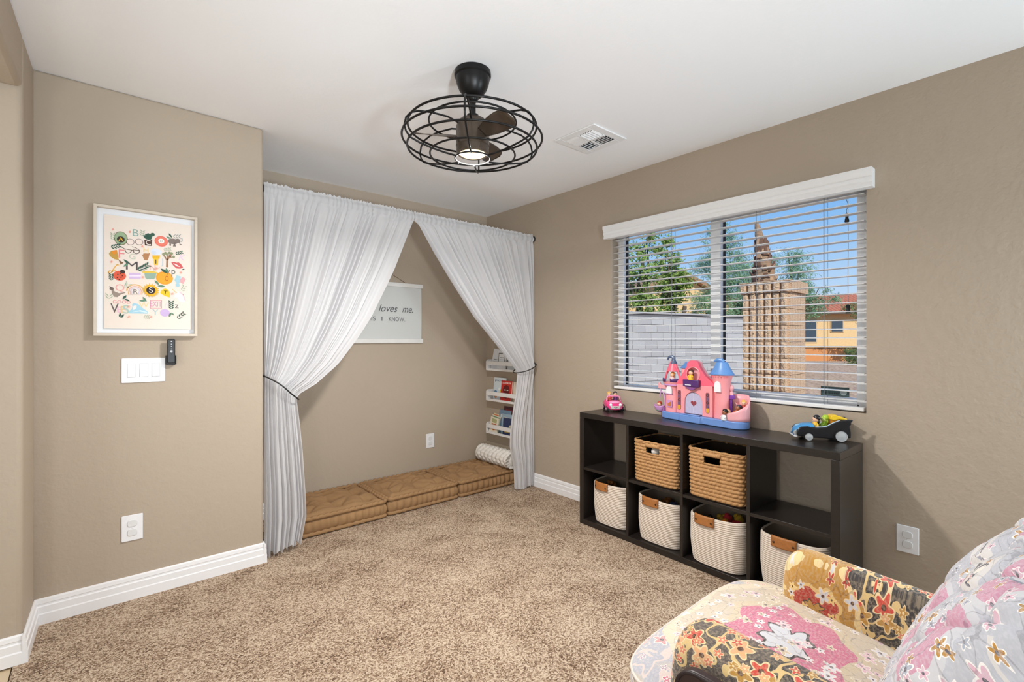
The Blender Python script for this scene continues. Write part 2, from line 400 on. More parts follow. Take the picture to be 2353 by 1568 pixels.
for k, (y, z0, z1) in enumerate(((0.744, 1.93, 2.02), (0.742, 1.455, 2.02))):
    x = BX + 0.056 + 0.006 * k
    path = [bp(x, y + 0.004 * math.sin(i * 0.9 + k) * (1 if k == 0 else 0.15), z1 + (z0 - z1) * i / 10) for i in range(11)]
    cd = MB().tube(path, 0.0011, 5).build('pull_cord', M_DARKCORD, bl)
    MB().lathe([(0.004, 0), (0.009, -0.004), (0.008, -0.016), (0.0065, -0.022), (0.0085, -0.030), (0.011, -0.042), (0.009, -0.046)], 14, c=path[-1]).build('tassel', M_TASSEL, cd, fix=True)

# ================================================================== CEILING VENT
vt = thing('ceiling_vent', 'white square four-way air register in the ceiling', 'vent', (2.231, 1.867, H - 0.0005))
mb = MB()
S = 0.152
for a0, b0 in (((-S, -S, -0.008), (S, -0.105, 0)), ((-S, 0.105, -0.008), (S, S, 0)), ((-S, -0.105, -0.008), (-0.105, 0.105, 0)), ((0.105, -0.105, -0.008), (S, 0.105, 0)),
               ((-0.105, -0.007, -0.012), (0.105, 0.007, -0.002)), ((-0.007, -0.105, -0.012), (0.007, 0.105, -0.002))): mb.box(a0, b0)
mb.build('register_frame', M_VINYL, vt, bevel=0.002)
MB().box((-0.105, -0.105, -0.002), (0.105, 0.105, -0.0005)).build('duct_shade', plain('duct_shade_grey', (58, 58, 60), 0.8), vt, smooth=False)  # flat dark sheet, paints the shade behind the louvers
sx = MB().box((-0.046, -0.008, -0.0012), (0.046, 0.008, 0.0012), T=Rm(x=0.75)).mesh('louver', M_VINYL, False)
for qx in (-1, 1):
    for qy in (-1, 1):
        for k in range(5):
            o = bpy.data.objects.new('louver', sx); C.objects.link(o); o.parent = vt
            off = (k - 2) * 0.0195
            if qx * qy > 0: o.location = (qx * 0.056, qy * 0.056 + off, -0.0085); o.rotation_euler = (0, 0, 0 if qy > 0 else pi)
            else: o.location = (qx * 0.056 + off, qy * 0.056, -0.0085); o.rotation_euler = (0, 0, -pi / 2 if qx > 0 else pi / 2)

# ================================================================== OUTLETS, SWITCHES
def outlet(label, loc, rotz):
    o = thing('wall_outlet', label, 'outlet', loc, rotz)
    MB().prism(rrect(-0.0415, -0.063, 0.0415, 0.063, 0.004), -0.006, -0.0004, axis='y').build('cover_plate', M_PLATE, o, bevel=0.002, fix=True)
    for s in (-1, 1):
        oc = MB().prism(rrect(-0.019, s * 0.0225 - 0.0165, 0.019, s * 0.0225 + 0.0165, 0.012), -0.0095, -0.006, axis='y').build('socket_cap', plain('ivory_safety_cap', (222, 222, 222), 0.4, 0.02), o, bevel=0.0015, fix=True)
    MB().lathe([(0.003, 0), (0.003, 0.0012), (0.0015, 0.002)], 10, T=Tm(0, -0.006, 0) @ Rm(x=pi / 2)).build('screw', M_PLATE, o)
    return o
outlet('white wall outlet below the framed print and light switches', (0.122, YL, 0.349), 0)
outlet('white wall outlet above the floor cushions in the alcove', (2.236, YB, 0.372), 0)
outlet('white wall outlet on the window wall beside the cube shelf', (XW, 0.487, 0.334), -pi / 2)
sw = thing('light_switch', 'white triple rocker light switch plate below the framed print', 'switch', (0.167, YL, 1.121))
MB().prism(rrect(-0.0865, -0.0605, 0.0865, 0.0605, 0.004), -0.006, -0.0004, axis='y').build('cover_plate', M_PLATE, sw, bevel=0.002, fix=True)
for k in (-1, 0, 1):
    MB().box((k * 0.048 - 0.0175, -0.0062, -0.034), (k * 0.048 + 0.0175, -0.005, 0.034)).build('rocker_gap_shade', plain('shade_gap', (196, 196, 200), 0.5), sw, smooth=False)  # grey rim paints the shade in the gap round each rocker
    MB().prism([(-0.011, -0.032), (-0.0065, 0.032), (-0.005, 0.032), (-0.005, -0.032)], k * 0.048 - 0.0155, k * 0.048 + 0.0155, axis='x').build('rocker', M_PLATE, sw, bevel=0.0008, fix=True)
    for s in (-1, 1): MB().lathe([(0.0028, 0), (0.0028, 0.001), (0.0015, 0.0018)], 10, T=Tm(k * 0.048, -0.006, s * 0.047) @ Rm(x=pi / 2)).build('screw', M_PLATE, sw)
# fan remote in its wall cradle
rm = thing('fan_remote', 'slim black fan remote in a wall cradle above the switch plate', 'remote', (0.276, YL, 1.142))
mb = MB().prism(rrect(-0.019, 0.0, 0.019, 0.05, 0.006), -0.026, -0.0005, axis='y'); mb.box((-0.022, -0.03, 0.004), (-0.017, -0.003, 0.05)); mb.box((0.017, -0.03, 0.004), (0.022, -0.003, 0.05))
mb.build('cradle', M_BLACK, rm, bevel=0.002, fix=True)
MB().prism(rrect(-0.0165, 0.012, 0.0165, 0.132, 0.006), -0.036, -0.0262, axis='y').build('remote_body', plain('black_gloss_plastic', (22, 22, 24), 0.35), rm, bevel=0.003, fix=True)
MW = plain('white_button_print', (226, 228, 232), 0.5)
for k, z in enumerate((0.122, 0.108, 0.096, 0.084)):
    MB().lathe([(0.0022 if k else 0.003, 0), (0.0018, 0.001)], 8, T=Tm(0, -0.036, z) @ Rm(x=pi / 2)).build('button', MW, rm)
mb = MB()
for q in range(4): mb.box((-0.006, -0.0005, -0.0008), (0.006, 0.0005, 0.0008), T=Tm(0, -0.0362, 0.070) @ Rm(y=q * pi / 4))
mb.build('button', MW, rm, smooth=False)

# ================================================================== CEILING FAN
FX, FY = 1.272, 1.745
fan = thing('caged_ceiling_fan', 'black caged ceiling fan with a lit round lamp', 'ceiling fan', (FX, FY, H - 0.0005))
def fz(z): return z - H
M_IRON = plain('black_iron', (24, 23, 23), 0.38, 0.15, Metallic=0.5)
MB().lathe([(0.04, 0), (0.081, 0), (0.0825, -0.012), (0.082, -0.022), (0.076, -0.028), (0.075, -0.04), (0.072, -0.055), (0.062, -0.08), (0.048, -0.1), (0.044, -0.104), (0.034, -0.112), (0.02, -0.115)], 40).build('canopy', M_IRON, fan, fix=True, angle=28)
mb = MB().sphere((0, 0, fz(2.362)), 0.026, 20, 10); mb.cyl((0, 0, fz(2.37)), (0, 0, fz(2.25)), 0.0135, n=18); mb.lathe([(0.02, fz(2.285)), (0.026, fz(2.283)), (0.026, fz(2.262)), (0.034, fz(2.255))], 20)
mb.build('downrod', M_IRON, fan, fix=True)
t = NT('bronze_motor_housing'); v = t.coord(); M_BRONZE = t.done(t.bsdf(t.mix(t.noise(v, 12), lin(74, 64, 56), lin(98, 86, 74)), 0.36, Metallic=0.6))
MB().lathe([(0.02, fz(2.262)), (0.058, fz(2.258)), (0.070, fz(2.245)), (0.0745, fz(2.225)), (0.0745, fz(2.148)), (0.0755, fz(2.146)), (0.0755, fz(2.141)), (0.073, fz(2.139)), (0.0725, fz(2.112)), (0.068, fz(2.106)), (0.060, fz(2.106)), (0.058, fz(2.115))], 44).build('motor_housing', M_BRONZE, fan, fix=True, angle=30)
t = NT('lamp_lens_glow'); em = t.n('ShaderNodeEmission'); em.inputs[0].default_value = (1, 0.80, 0.50, 1); em.inputs[1].default_value = 2.2; M_LENS = t.done(em.outputs[0])
MB().lathe([(0.0575, fz(2.112)), (0.0575, fz(2.107)), (0.050, fz(2.103)), (0.03, fz(2.1005)), (0.001, fz(2.1))], 32).build('lamp_lens', M_LENS, fan, fix=True)
add_light('fan_lamp', 'AREA', (FX, FY, 2.094), 41, (1.0, 0.975, 0.94), shape='DISK', size=0.12)
RINGS = [(0.195, 2.248, 0.0042), (0.287, 2.225, 0.0048), (0.312, 2.172, 0.0048), (0.289, 2.130, 0.0048), (0.190, 2.102, 0.0042), (0.079, 2.088, 0.0038)]
for r, z, q in RINGS:
    MB().tube([(r * math.cos(2 * pi * i / 72), r * math.sin(2 * pi * i / 72), fz(z)) for i in range(72)], q, 8, closed=True).build('cage_ring', M_IRON, fan, angle=70)
rib = [(0.070, 2.236), (0.12, 2.250), (0.195, 2.252), (0.25, 2.245), (0.285, 2.231), (0.306, 2.205), (0.3135, 2.172), (0.306, 2.148), (0.288, 2.126), (0.25, 2.112), (0.19, 2.098), (0.13, 2.090), (0.079, 2.086)]
ra = math.atan2(-FY, -FX) - 0.10
for k in range(6):
    a = ra + k * pi / 3; o_ = MB().tube([(r * math.cos(a), r * math.sin(a), fz(z)) for r, z in rib], 0.0042, 7).build('cage_rib', M_IRON, fan, angle=70)
mbl = MB()
def blade(u, v):
    r = 0.068 + 0.20 * u; wd = 0.026 + 0.026 * math.sin(pi * min(1, u * 1.1) * 0.62); c = (v - 0.5) * 2 * wd * (1 if u < 0.9 else 1 - (u - 0.9) * 5)
    tw = math.radians(38 - 14 * u); return (r, c * math.cos(tw), fz(2.185) - c * math.sin(tw) * 0.8)
mbl.grid(blade, 14, 8)
bme = mbl.mesh('blade', M_BRONZE)
for k in range(3):
    o = bpy.data.objects.new('blade', bme); C.objects.link(o); o.parent = fan; o.rotation_euler = (0, 0, ra + 0.71 + k * 2 * pi / 3)
    s_ = o.modifiers.new('thick', 'SOLIDIFY'); s_.thickness = 0.004
# ================================================================== CURTAIN ROD AND CURTAINS
RY, RZ = 3.045, 2.152
rod = thing('curtain_rod', 'thin black tension rod across the top of the alcove opening', 'curtain rod', (XA, RY, RZ))
MB().cyl((0.002, 0, 0), (XW - XA - 0.002, 0, 0), 0.0095, n=16).build('rod', M_BLACK, rod)
for x, s in ((0, 1), (XW - XA, -1)):
    MB().lathe([(0.026, 0.0006), (0.026, 0.006), (0.018, 0.012), (0.013, 0.03), (0.0125, 0.04)], 24, T=Tm(x, 0, 0) @ Rm(y=s * pi / 2)).build('end_bracket', M_BLACK, rod, fix=True)
t = NT('white_sheer_cotton'); v = t.coord()
wv = t.noise(t.map(v, scale=(700, 700, 90)), 1.0, 2); col = t.mix(wv, lin(226, 226, 229), lin(236, 236, 238))
df = t.bsdf(col, 0.85, None); tl = t.n('ShaderNodeBsdfTranslucent'); tl.inputs[0].default_value = (0.93, 0.93, 0.94, 1)
m1 = t.n('ShaderNodeMixShader'); m1.inputs[0].default_value = 0.38; t.put(m1.inputs[1], df); t.put(m1.inputs[2], tl.outputs[0])
tp = t.n('ShaderNodeBsdfTransparent'); m2 = t.n('ShaderNodeMixShader'); m2.inputs[0].default_value = 0.045; t.put(m2.inputs[1], m1.outputs[0]); t.put(m2.inputs[2], tp.outputs[0])
M_SHEER = t.done(m2.outputs[0])
def folds(seed, n1, n2):
    rg = random.Random(seed); p = [rg.random() * 6.28 for _ in range(6)]
    def f(s):
        a = n1 * s + 0.55 * math.sin(2 * pi * 2.3 * s + p[0]) + 0.3 * math.sin(2 * pi * 5.1 * s + p[1])
        b = n2 * s + 0.6 * math.sin(2 * pi * 3.7 * s + p[2])
        q = math.sin(2 * pi * a + p[3]); q = math.copysign(abs(q) ** 0.9, q)
        return 0.82 * q + 0.18 * math.sin(2 * pi * b + p[4])
    return f
def curtain(label, xo, xi_top, xi_tab, tie_o, tie_i, low_tab, hem, seed, n1, outer_low=None, bulge=0.0):
    """xo: x of the fixed edge, xi_tab: inner edge x by height above the tie, low_tab: inner edge x by height below the tie"""
    sgn = 1 if xi_top > xo else -1
    f1 = folds(seed, n1, n1 * 1.7); f2 = folds(seed + 7, n1 * 0.26, n1 * 0.5); f3 = folds(seed + 9, n1 * 2.0, n1 * 3.1)
    rg = random.Random(seed); ruff = [rg.uniform(0, 0.012) for _ in range(140)]
    zt = 2.122                                     # bottom of the rod pocket
    mb = MB(); NU = 420; A, B, D = 10, 46, 44      # rows: header, gathered part, fall
    rows = []
    for j in range(A + 1):
        k = j / A; z = 2.183 - (2.183 - zt) * k; rows.append(('h', k, z))
    for j in range(1, B + 1): rows.append(('g', j / B, None))
    for j in range(1, D + 1): rows.append(('l', j / D, None))
    NV = len(rows) - 1
    def fn(u, v):
        kind, k, z = rows[int(round(v * NV))]
        xt = xo + (xi_top - xo) * u
        if kind == 'h':
            bul = math.sin(pi * min(1, max(0, (k - 0.12) / 0.88))) * 0.014
            zz = z + (ruff[int(u * 139)] * max(0, 1 - k * 5))
            return (xt + 0.0015 * f3(u + 0.3), RY - bul - 0.004 - 0.0045 * f3(u) * (0.5 + 0.5 * k), zz)
        ztie = tie_o + (tie_i - tie_o) * u
        if kind == 'g':
            z = zt + (ztie - zt) * k
            zi = zt + (tie_i - zt) * k; xin = interp(xi_tab, zi)
            g = u ** (1 + 0.35 * k)
            x = xo + (xin - xo) * g
            amp = 0.007 + 0.017 * math.sin(pi * min(1, k * 1.05)) ** 0.7 + 0.008 * k
            lean = -0.05 * k ** 3 * math.sin(pi * u)             # bunched cloth stands forward at the tie
            e = 0.004 * max(0, 1 - 2.5 * k)
            return (x + 0.15 * amp * f3(u + 0.7) * max(0, 1 - 3 * k), RY - 0.006 + amp * f1(u) * (0.6 + 0.4 * (1 - k)) + e * f3(u) + lean + 0.012 * k * f2(u), z)
        z = ztie + (hem(u) - ztie) * k
        zi = tie_i + (hem(1) - tie_i) * k; xin = interp(low_tab, zi)
        xoo = xo if outer_low is None else xo + outer_low * k ** 2
        g = u ** (1.35 - 0.35 * min(1, k * 1.6)); x = xoo + (xin - xoo) * g
        a2 = 0.008 + 0.020 * min(1, k * 1.4)
        return (x + 0.004 * f2(u + .2) * k, RY - 0.006 + (0.6 * (0.015) * f1(u)) * (1 - k) ** 2 + a2 * f2(u) - 0.05 * (1 - k) ** 3 * math.sin(pi * u) - bulge * k * u, z)
    mb.grid(fn, NU, NV)
    return tag(mb.build('curtain', M_SHEER, angle=180), label, 'curtain')
xl = [(0.915, 0.897), (0.94, 0.905), (1.0, 1.012), (1.117, 1.148), (1.287, 1.279), (1.424, 1.369), (1.589, 1.453), (1.757, 1.537), (2.122, 1.692), (2.2, 1.70)]
ll = [(0.0, 0.918), (0.04, 0.922), (0.20, 0.953), (0.343, 0.948), (0.608, 0.932), (0.785, 0.915), (0.93, 0.897)]
rl = random.Random(3)
curtain('white sheer curtain tied back against the wall with the framed print', XA + 0.012, 1.698, xl[::1], 1.068, 0.922, ll, lambda u: 0.006 + 0.04 * u + 0.012 * math.sin(u * 37), 11, 15)
xr = [(0.99, 2.668), (1.0, 2.672), (1.234, 2.446), (1.452, 2.222), (1.685, 2.034), (1.912, 1.858), (2.122, 1.715), (2.2, 1.71)]
lr = [(0.0, 2.640), (0.178, 2.632), (0.366, 2.585), (0.465, 2.585), (0.623, 2.605), (0.817, 2.648), (1.0, 2.675)]
curtain('white sheer curtain tied back beside the window wall, over the bolster', XW - 0.014, 1.703, xr, 1.068, 0.996, lr, lambda u: 0.005 + 0.014 * math.sin(u * 29) ** 2, 23, 13, None, 0.02)
# hem of the right curtain rumpled over the bolster end
def tieback(label, pts, x_hook):
    o = thing('curtain_tieback', label, 'tieback', pts[0]); p0 = Vector(pts[0])
    fine = []
    P = [Vector(p) - p0 for p in pts]
    for i in range(len(P) - 1):
        for k in range(6):
            t_ = k / 6; a_ = P[max(i - 1, 0)]; b_ = P[i]; c_ = P[i + 1]; d_ = P[min(i + 2, len(P) - 1)]
            fine.append(0.5 * ((2 * b_) + (c_ - a_) * t_ + (2 * a_ - 5 * b_ + 4 * c_ - d_) * t_ ** 2 + (3 * b_ - a_ - 3 * c_ + d_) * t_ ** 3))
    fine.append(P[-1])
    MB().tube(fine, 0.0042, 8).build('cord', M_BLACK, o, angle=70)
    MB().lathe([(0.010, 0.0005), (0.010, 0.004), (0.004, 0.008), (0.004, 0.022)], 14, T=Rm(y=x_hook * pi / 2)).build('hook', M_BLACK, o, fix=True)
    return o
tieback('black cord tieback gathering the curtain by the framed print wall', [(XA, 3.03, 1.066), (0.735, 2.985, 1.052), (0.79, 2.945, 1.012), (0.85, 2.955, 0.955), (0.893, 2.99, 0.922), (0.912, 3.04, 0.912), (0.88, 3.10, 0.93), (0.78, 3.11, 1.0), (XA + 0.012, 3.05, 1.062)], 1)
tieback('black cord tieback gathering the curtain by the window wall', [(XW, 3.03, 1.066), (2.852, 2.985, 1.058), (2.79, 2.955, 1.036), (2.72, 2.96, 1.012), (2.672, 3.0, 0.998), (2.655, 3.04, 0.995), (2.69, 3.10, 1.005), (2.79, 3.11, 1.04), (XW - 0.012, 3.05, 1.062)], -1)

# ================================================================== FLOOR CUSHIONS
t = NT('camel_cushion_linen'); v = t.coord(); n = t.noise(v, 260, 2); b = t.noise(v, 5, 3)
col = t.mix(b, lin(140, 107, 72), lin(168, 132, 92)); col = t.mix(t.math('MULTIPLY', n, 0.3), col, lin(140, 102, 64))
M_CAMEL = t.done(t.bsdf(col, 0.9, t.bump(n, 0.25, 0.002)))
M_CAMEL_D = plain('camel_tuft_thread', (128, 92, 56), 0.9)
def cushion(label, x0, x1, y0, y1, zh, seed):
    o = thing('floor_cushion', label, 'cushion', ((x0 + x1) / 2, (y0 + y1) / 2, 0.0), 0, 'camel floor cushions in the alcove')
    W, D = (x1 - x0) / 2, (y1 - y0) / 2; rg = random.Random(seed)
    tx = [(-0.66 * W + rg.uniform(-.02, .02), -0.62 * D + rg.uniform(-.02, .02)) for _ in range(0)]
    tufts = [(W * a + rg.uniform(-.015, .015), D * b + rg.uniform(-.015, .015)) for a in (-0.62, 0.0, 0.62) for b in (-0.56, 0.06, 0.64)]
    pairs = [(tufts[i], tufts[j]) for i in range(9) for j in range(i) if math.dist(tufts[i], tufts[j]) < 0.26]
    def seg(px, py, a, b):
        dx, dy = b[0] - a[0], b[1] - a[1]; tt = max(0, min(1, ((px - a[0]) * dx + (py - a[1]) * dy) / (dx * dx + dy * dy)))
        return math.hypot(px - a[0] - tt * dx + 0.012 * math.sin(tt * pi) , py - a[1] - tt * dy + 0.016 * math.sin(tt * pi))
    def top(u, v):
        x = (2 * u - 1) * (W - 0.014); y = (2 * v - 1) * (D - 0.014)
        ed = min(1, min(W - 0.014 - abs(x), D - 0.014 - abs(y)) / 0.07)
        dt = min(math.hypot(x - a, y - b) for a, b in tufts)
        ds = min(seg(x, y, a, b) for a, b in pairs)
        hgt = zh - 0.012 + 0.046 * math.sin(ed * pi / 2) ** 0.7 - 0.030 * math.exp(-(dt / 0.024) ** 2) - 0.020 * math.exp(-(ds / 0.016) ** 2) - 0.026 * math.exp(-(dt / 0.085) ** 2)
        return (x, y, hgt)
    mb = MB().grid(top, 80, 70)
    mb.box((-W + 0.03, -D + 0.03, 0.002), (W - 0.03, D - 0.03, 0.012))
    per = 2 * (2 * W + 2 * D); ph = rg.random() * 6
    loop = rrect(-W + 0.012, -D + 0.012, W - 0.012, D - 0.012, 0.03, 4)
    L = [Vector((*p, 0)) for p in loop]; cum = [0]
    for i in range(len(L)): cum.append(cum[-1] + (L[(i + 1) % len(L)] - L[i]).length)
    def at(s):
        s = s % 1 * cum[-1]; i = max(k for k in range(len(L)) if cum[k] <= s + 1e-9); t_ = (s - cum[i]) / max(1e-9, cum[i + 1] - cum[i]); return L[i].lerp(L[(i + 1) % len(L)], t_)
    ng = 44
    def side(u, v):
        p = at(u); ct = Vector((p.x * 0.2, p.y * 0.2, 0)); d = Vector((p.x / W, p.y / D, 0)); d = Vector((d.x if abs(d.x) > 0.9 else d.x * 0.1, d.y if abs(d.y) > 0.88 else d.y * 0.1, 0)); d.normalize()
        g = abs(math.sin(pi * (u * ng) + 0.7 * math.sin(u * 40 + ph)))
        bul = math.sin(pi * v) ** 0.7 * (0.004 + 0.02 * g ** 0.6)
        return tuple(p - d * 0.006 + d * bul + Vector((0, 0, 0.018 + (zh - 0.032) * v)))
    mb.grid(side, 264, 8, cu=True)
    mb.build('cover', M_CAMEL, o, angle=180)
    for z0, nm in ((zh - 0.006, 0), (0.0165, 1)):
        pts = []; 
        for i in range(200):
            p = at(i / 200); wv = abs(math.sin(pi * i / 200 * 52 + ph + nm))
            pts.append((p.x * (1 + 0.010 * wv), p.y * (1 + 0.010 * wv), z0 + 0.008 * wv * (1 if nm == 0 else 0)))
        rr = [0.0105 + 0.0045 * abs(math.sin(pi * i / 200 * 52 + ph + nm)) for i in range(200)]
        MB().tube(pts, rr, 8, closed=True).build('rolled_edge', M_CAMEL, o, angle=180)
    for (a, b) in tufts:
        p = top((a / (W - 0.014) + 1) / 2, (b / (D - 0.014) + 1) / 2)
        MB().sphere((p[0], p[1], p[2] + 0.001), (0.007, 0.007, 0.003), 8, 5).build('tuft', M_CAMEL_D, o)
    return o
cushion('tufted camel floor cushion at the framed print end of the alcove', 0.93, 1.566, 3.168, 3.703, 0.118, 1)
cushion('tufted camel floor cushion in the middle of the alcove', 1.568, 2.186, 3.178, 3.703, 0.120, 2)
cushion('tufted camel floor cushion under the white bolster', 2.188, 2.82, 3.178, 3.703, 0.120, 5)

# ================================================================== BOLSTER
bo = thing('bolster_pillow', 'white knitted bolster pillow lying on the end cushion', 'pillow', (2.758, 3.42, 0.136))
t = NT('cream_knit'); v = t.coord(); n = t.noise(v, 120, 3); M_KNIT = t.done(t.bsdf(t.mix(n, lin(220, 214, 204), lin(242, 238, 232)), 0.95, t.bump(n, 0.5, 0.006)))
def bol(u, v):
    a = 2 * pi * u; y = (v - 0.5) * 0.50; e = min(1, min(v, 1 - v) / 0.10); r = 0.078 * math.sqrt(max(0.0, 1 - (1 - e) ** 2.2))
    k = v * 9 + 0.28 * math.sin(3 * a + 2); r *= 0.87 + 0.15 * abs(math.sin(pi * k)) ** 0.6
    r += 0.0022 * math.sin(14 * a + 9 * v) * e
    return (r * math.cos(a), y, 0.075 + r * math.sin(a))
MB().grid(bol, 64, 110, cu=True).build('cover', M_KNIT, bo, angle=180)
mb = MB()
rg = random.Random(4)
def ruffle(u, v):
    a = 2 * pi * u; w_ = math.sin(a * 17) * 0.5 + math.sin(a * 29 + 1) * 0.5; r = 0.05 + 0.055 * v
    return (r * math.cos(a), -0.243 - 0.012 * v - 0.012 * w_ * v, 0.075 + min(r, 0.07 + 0.004 * w_) * math.sin(a) * (1 if math.sin(a) > 0 else 0.98))
mb.grid(ruffle, 160, 6, cu=True); mb.build('end_ruffle', M_KNIT, bo, angle=180)

# ================================================================== WALL BOOK RACKS AND BOOKS
M_RACK = plain('white_rack_paint', (232, 230, 228), 0.45, 0.03)
def rack(label, z, ya=3.585, yb=3.165):
    o = thing('book_ledge', label, 'book ledge', (XW, (ya + yb) / 2, z), 0, 'white wall book ledges')
    L = (ya - yb) / 2; d = 0.098
    MB().box((-d, -L, 0), (-0.0005, L, 0.012)).build('base_board', M_RACK, o, bevel=0.001)
    MB().box((-0.012, -L, 0.0125), (-0.0005, L, 0.085)).build('back_board', M_RACK, o, bevel=0.001)
    for s in (-1, 1):
        poly = [(-d, 0.0), (-d, 0.088), (-d + 0.02, 0.102), (-0.0125, 0.102), (-0.0125, 0.0)]
        y = s * L; mb = MB().prism(poly, min(y, y + s * 0.012), max(y, y + s * 0.012), axis='y'); mb.build('end_panel', M_RACK, o, bevel=0.001, fix=True)
    MB().box((-d, -L, 0.052), (-d + 0.012, L, 0.088)).build('front_rail', M_RACK, o, bevel=0.001)
    MB().box((-d, -L, 0.0125), (-d + 0.010, L, 0.020)).build('lip', M_RACK, o, bevel=0.001)
rack('white wall book ledge holding the black-and-white books, topmost of three', 0.985)
rack('white wall book ledge holding the red book, middle of three', 0.700)
rack('white wall book ledge holding the thick stack of board books, lowest of three', 0.392)
M_PAGES = plain('book_pages', (228, 220, 200), 0.9)
def book(label, y, z, wd, ht, th, rgb, lean, x, shapes=(), tilt=0.0, title=None, tc_=(40, 40, 40), ts=0.03):
    o = thing('book', label, 'book', (x, y, z), 0, 'children\'s books on the wall ledges')
    T = Rm(x=tilt) @ Rm(y=lean)
    mc = plain('book_cover_%d_%d_%d' % rgb, rgb, 0.4, 0.04)
    mb = MB().box((-th / 2, -wd / 2, 0), (-th / 2 + 0.0015, wd / 2, ht), T=T); mb.box((th / 2 - 0.0015, -wd / 2, 0), (th / 2, wd / 2, ht), T=T); mb.box((-th / 2, wd / 2 - 0.0015, 0), (th / 2, wd / 2, ht), T=T)
    mb.build('cover', mc, o, smooth=False)
    MB().box((-th / 2 + 0.0016, -wd / 2 + 0.002, 0.002), (th / 2 - 0.0016, wd / 2 - 0.0016, ht - 0.002), T=T).build('pages', M_PAGES, o, smooth=False)
    for (kind, cy, cz, r, c) in shapes:
        mb = MB(); X = -th / 2
        if kind == 'disc': mb.prism([(cy + r * math.cos(i * pi / 8), cz + r * math.sin(i * pi / 8)) for i in range(16)], X - 0.0006, X - 0.0001, axis='x', T=T)
        elif kind == 'bar': mb.box((X - 0.0006, cy - r[0], cz - r[1]), (X - 0.0001, cy + r[0], cz + r[1]), T=T)
        elif kind == 'frame':
            for s_ in (-1, 1):
                mb.box((X - 0.0006, cy + s_ * r[0] - 0.003, cz - r[1]), (X - 0.0001, cy + s_ * r[0] + 0.003, cz + r[1]), T=T)
                mb.box((X - 0.0006, cy - r[0], cz + s_ * r[1] - 0.003), (X - 0.0001, cy + r[0], cz + s_ * r[1] + 0.003), T=T)
        mb.build('cover_print', plain('ink_%d_%d_%d' % c, c, 0.5), o, fix=True)
    if title: text_part(title, ts, plain('ink_%d_%d_%d' % tc_, tc_, 0.5), o, T @ Tm(-th / 2 - 0.0006, 0, ht * 0.88) @ WALLT_X, name='title', width=wd * 0.8)
    return o
z1 = 0.985 + 0.0125; xk = XW - 0.0165
book('white book with black outline art leaning at the end of the top ledge', 3.53, z1, 0.11, 0.19, 0.012, (228, 228, 230), 0.14, XW - 0.045, [('bar', 0.0, 0.09, (0.03, 0.002), (60, 60, 62)), ('bar', 0, 0.07, (0.03, 0.002), (60, 60, 62))], 0.10)
book('white book with a black frame on its cover on the top ledge', 3.42, z1, 0.12, 0.17, 0.012, (236, 236, 236), 0.10, XW - 0.055, [('frame', 0.0, 0.095, (0.045, 0.055), (30, 30, 32)), ('bar', 0, 0.11, (0.03, 0.002), (70, 70, 72)), ('bar', 0, 0.09, (0.03, 0.002), (70, 70, 72))])
book('pale grey book half behind the curtain on the top ledge', 3.27, z1, 0.13, 0.15, 0.012, (214, 216, 218), 0.09, XW - 0.05, [('bar', 0.0, 0.05, (0.05, 0.006), (70, 72, 76))])
z2 = 0.700 + 0.0125
book('pale blue picture book with a yellow shape on the middle ledge', 3.47, z2, 0.17, 0.205, 0.010, (206, 216, 220), 0.10, XW - 0.045, [('disc', 0.05, 0.06, 0.026, (92, 132, 166)), ('disc', -0.04, 0.075, 0.03, (222, 186, 74)), ('disc', 0.0, 0.10, 0.012, (236, 236, 232)), ('disc', 0.045, 0.03, 0.02, (206, 140, 84))], 0, 'picnic', (74, 92, 120), 0.03)
book('red picture book with a dark scowling mouth on the middle ledge', 3.345, z2, 0.15, 0.185, 0.012, (188, 40, 34), 0.12, XW - 0.066, [('disc', 0.0, 0.10, 0.046, (96, 16, 18)), ('bar', 0.018, 0.10, (0.012, 0.004), (244, 240, 230)), ('bar', -0.018, 0.10, (0.012, 0.004), (244, 240, 230)), ('disc', 0, 0.05, 0.026, (60, 14, 18))], 0, 'SURPRISE', (240, 220, 210), 0.022)
book('cream picture book behind the red book on the middle ledge', 3.27, z2, 0.16, 0.18, 0.010, (226, 214, 190), 0.09, XW - 0.04)
z3 = 0.392 + 0.0125
cl = [(232, 222, 190), (212, 120, 60), (236, 226, 206), (120, 150, 110), (226, 216, 196)]
nm = ['cream', 'orange', 'ivory', 'green', 'off-white']
for k in range(5):
    book('%s board book leaning in the bunch on the lowest ledge' % nm[k], 3.535 - 0.006 * k, z3, 0.115, 0.165 - 0.006 * k, 0.009, cl[k], 0.10, XW - 0.030 - 0.0125 * k, [('disc', 0, 0.05, 0.03, (206, 120, 50)), ('bar', 0, 0.11, (0.035, 0.018), (170, 170, 120)), ('bar', 0, 0.075, (0.035, 0.008), (190, 90, 60))] if k == 4 else (), 0.10)
book('dark maroon picture book standing behind the blue books on the lowest ledge', 3.36, z3, 0.15, 0.25, 0.012, (76, 34, 46), 0.08, XW - 0.022, [('bar', 0, 0.215, (0.05, 0.008), (150, 60, 70))])
book('steel blue picture book standing on the lowest ledge', 3.40, z3, 0.16, 0.215, 0.010, (110, 136, 160), 0.08, XW - 0.039, [('bar', 0, 0.16, (0.06, 0.016), (200, 206, 206))])
book('light blue picture book in front of the steel blue one on the lowest ledge', 3.345, z3, 0.15, 0.185, 0.010, (150, 172, 190), 0.08, XW - 0.054, [('bar', 0, 0.145, (0.055, 0.012), (222, 214, 196))])
book('navy picture book with a pale oval on the lowest ledge', 3.30, z3, 0.16, 0.155, 0.012, (42, 54, 92), 0.08, XW - 0.070, [('disc', -0.03, 0.07, 0.028, (220, 212, 190)), ('disc', -0.03, 0.07, 0.018, (150, 130, 110)), ('bar', 0.02, 0.03, (0.04, 0.006), (214, 190, 90))])

